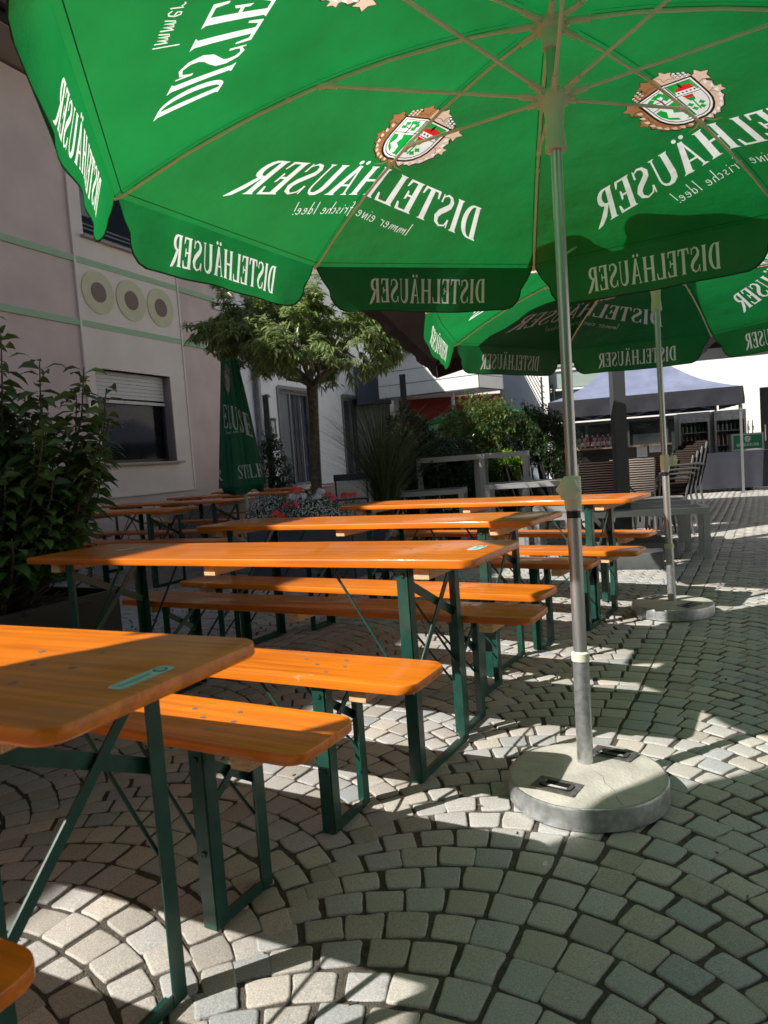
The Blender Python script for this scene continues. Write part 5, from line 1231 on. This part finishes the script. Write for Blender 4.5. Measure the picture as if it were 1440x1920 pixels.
# ------------------------------------------------------------------ aluminium bar tables, slatted bench, wicker chairs
silver = mat('satin_aluminium', (.52, .53, .53), .42, metal=.55, var=.06)
slat = mat('grey_plank', (.16, .165, .165), .5, var=.15, vscale=20, stretch=(1, 12, 1))
def frame_table(name, label, cat, loc, rz, L_, W_, H_, group, slats=True, leg=.06, top=None):
    t = thing(name, label, cat, loc, rz, group)
    for sx in (-1, 1):
        for sy in (-1, 1): mb = MB(); mb.box((sx*(L_/2-leg/2), sy*(W_/2-leg/2), (H_-leg)/2), (leg, leg, H_-leg)); mb.obj('leg', silver, t)
    mb = MB()
    for sy in (-1, 1): mb.box((0, sy*(W_/2-leg/2), H_-leg/2), (L_, leg, leg))
    for sx in (-1, 1): mb.box((sx*(L_/2-leg/2), 0, H_-leg/2), (leg, W_-2*leg, leg))
    mb.obj('top_frame', silver, t)
    mb = MB(); n = max(2, int((W_-2*leg)/.075)) if slats else 1; ww = (W_-2*leg)/n
    for i in range(n): mb.box((0, -W_/2+leg+ww*(i+.5), H_-.012), (L_-2*leg, ww-.006, .02))
    mb.obj('slats', top or slat, t)
    return t
GA = 'silver framed furniture behind the tables'
frame_table('bar_table', 'tall silver framed bar table at the left, dappled by sun', 'bar table', (.86, 8.62, 0), R(-12), .78, .62, 1.09, GA)
frame_table('bar_table', 'tall silver framed bar table at the right of the pair', 'bar table', (1.47, 8.75, 0), R(-14), .62, .60, 1.09, GA)
frame_table('slatted_bench', 'low silver bench with dark slats beside the grey parasol post', 'bench', (2.15, 6.88, 0), R(-17), 1.7, .42, .47, GA, leg=.055)
frame_table('slatted_table', 'low silver slatted table behind the dark slatted bench', 'table', (2.35, 7.55, 0), R(-17), 1.5, .7, .50, GA, leg=.055)
frame_table('low_table', 'silver table under the left bar table', 'table', (.45, 7.9, 0), R(-12), .9, .5, .74, GA, leg=.05)
frame_table('low_table', 'silver table in front of the tilted wicker chairs with pale top', 'table', (1.55, 7.75, 0), R(-14), .85, .6, .76, GA, leg=.05, top=mat('pale_plank', (.33, .33, .33), .5, var=.2))
shade_alu = mat('shaded_aluminium_tube', (.20, .20, .20), .45, metal=.6)  # darker copy of the satin aluminium, shade put into the colour
def wicker_mat(name, c1, c2):
    m = bpy.data.materials.new(name); m.use_nodes = True; t = m.node_tree; N = t.nodes; L = t.links; p = N['Principled BSDF']; tc = N.new('ShaderNodeTexCoord')
    mp = N.new('ShaderNodeMapping'); mp.inputs['Scale'].default_value = (24, 24, 24); L.new(tc.outputs['Object'], mp.inputs[0])
    w1 = N.new('ShaderNodeTexWave'); w1.inputs['Scale'].default_value = .5; w1.bands_direction = 'Z'; w1.inputs['Distortion'].default_value = 2.0; L.new(mp.outputs[0], w1.inputs['Vector'])
    cr = N.new('ShaderNodeValToRGB'); cr.color_ramp.elements[0].color = (*c1, 1); cr.color_ramp.elements[1].color = (*c2, 1); L.new(w1.outputs[0], cr.inputs[0]); L.new(cr.outputs[0], p.inputs['Base Color'])
    b = N.new('ShaderNodeBump'); b.inputs['Strength'].default_value = .8; b.inputs['Distance'].default_value = .01; L.new(w1.outputs[0], b.inputs['Height']); L.new(b.outputs[0], p.inputs['Normal']); p.inputs['Roughness'].default_value = .75; p.inputs['Specular IOR Level'].default_value = .2
    return m
wick_dark = wicker_mat('wicker_with_shade', (.010, .007, .006), (.045, .030, .024)); wick_light = wicker_mat('wicker_with_sunlight', (.14, .10, .085), (.42, .36, .32))  # dark copy has canopy shade put into its colour, pale copy sunlight
def make_chair(label, wm):
    t = thing('wicker_chair', label, 'chair'); w_ = .50
    mb = MB(); mb.prism(rrect(-w_/2, w_/2, -.24, .22, .05), .41, .45, bev=.01); mb.obj('seat', wm, t, 40)
    mb = MB(); V = []; n = 8
    for i in range(n+1):
        f = i/n; z = .42+.50*f; y = .20+.13*f+.02*math.sin(PI*f); hw = w_/2*(1-.05*f)
        for x, dy in ((-hw, .0), (-hw*.5, .02), (0, .028), (hw*.5, .02), (hw, 0)): V.append((x, y+dy, z))
    m_ = len(V); V += [(x, y+.022, z) for x, y, z in V]; Fc = []
    for i in range(n):
        for j in range(4): a = i*5+j; Fc.append((a, a+1, a+6, a+5)); Fc.append((a+m_, a+m_+5, a+m_+6, a+m_+1))
    for i in range(n): Fc.append((i*5, i*5+5, i*5+5+m_, i*5+m_)); Fc.append((i*5+4, i*5+4+m_, i*5+9+m_, i*5+9))
    for j in range(4): Fc.append((n*5+j, n*5+j+1, n*5+j+1+m_, n*5+j+m_)); Fc.append((j, j+m_, j+1+m_, j+1))
    mb.add(V, Fc); mb.obj('backrest', wm, t, 50)
    for sx in (-1, 1):
        mb = MB(); mb.tube([(sx*.25, -.26, 0), (sx*.25, -.235, .44), (sx*.26, -.22, .63), (sx*.265, -.15, .66), (sx*.265, .20, .665), (sx*.25, .27, .65)], .0125, 8); mb.obj('arm_frame', shade_alu, t, 40)
        mb = MB(); mb.tube([(sx*.24, .30, 0), (sx*.245, .21, .44), (sx*.245, .325, .90)], .0125, 8); mb.obj('rear_leg', shade_alu, t, 40)
    return t
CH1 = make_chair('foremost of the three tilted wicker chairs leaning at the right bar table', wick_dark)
GC = 'wicker chairs around the silver tables'; CH1['group'] = GC
CH1.location = (1.88, 8.9, 0); CH1.rotation_euler = (0, 0, R(75))
dup(CH1, (2.12, 9.05, 0), R(75), 'middle one of the three tilted wicker chairs behind the nearest pole', GC); dup(CH1, (2.36, 9.2, 0), R(75), 'rearmost of the three tilted wicker chairs, half hidden by the nearest pole', GC)
dup(CH1, (2.40, 7.95, 0), R(168), 'dark wicker chair turned away just right of the nearest umbrella pole', GC)
dup(CH1, (3.15, 8.75, 0), R(185), 'dark wicker chair with its back to us between grey post and second pole', GC)
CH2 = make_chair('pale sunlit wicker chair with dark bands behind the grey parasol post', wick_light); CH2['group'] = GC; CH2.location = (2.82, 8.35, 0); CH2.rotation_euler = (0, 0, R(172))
lab = ['lowest and leftmost', 'second from the left', 'third from the left', 'rightmost and topmost']
for i in range(4): dup(CH1, (3.16+.06*i, 8.35+.015*i, .048*i), R(-80), '%s dark chair of the stack beside the second umbrella pole' % lab[i], 'stacked dark chairs')
# grey crate beside the parasol foot
t = thing('parasol_weight', 'grey rectangular weight box under the slatted bench beside the second umbrella', 'weight box', (2.12, 6.35, 0), R(-20)); mb = MB(); mb.prism(rrect(-.30, .30, -.16, .16, .03), 0, .14, bev=.01); mb.obj('box', mat('grey_plastic_tank', (.1, .1, .1)), t, 30); mb = MB(); mb.tube([(-.08, 0, .14), (-.08, 0, .17), (.08, 0, .17), (.08, 0, .14)], .01, 8); mb.obj('handle', blackp, t, 40)
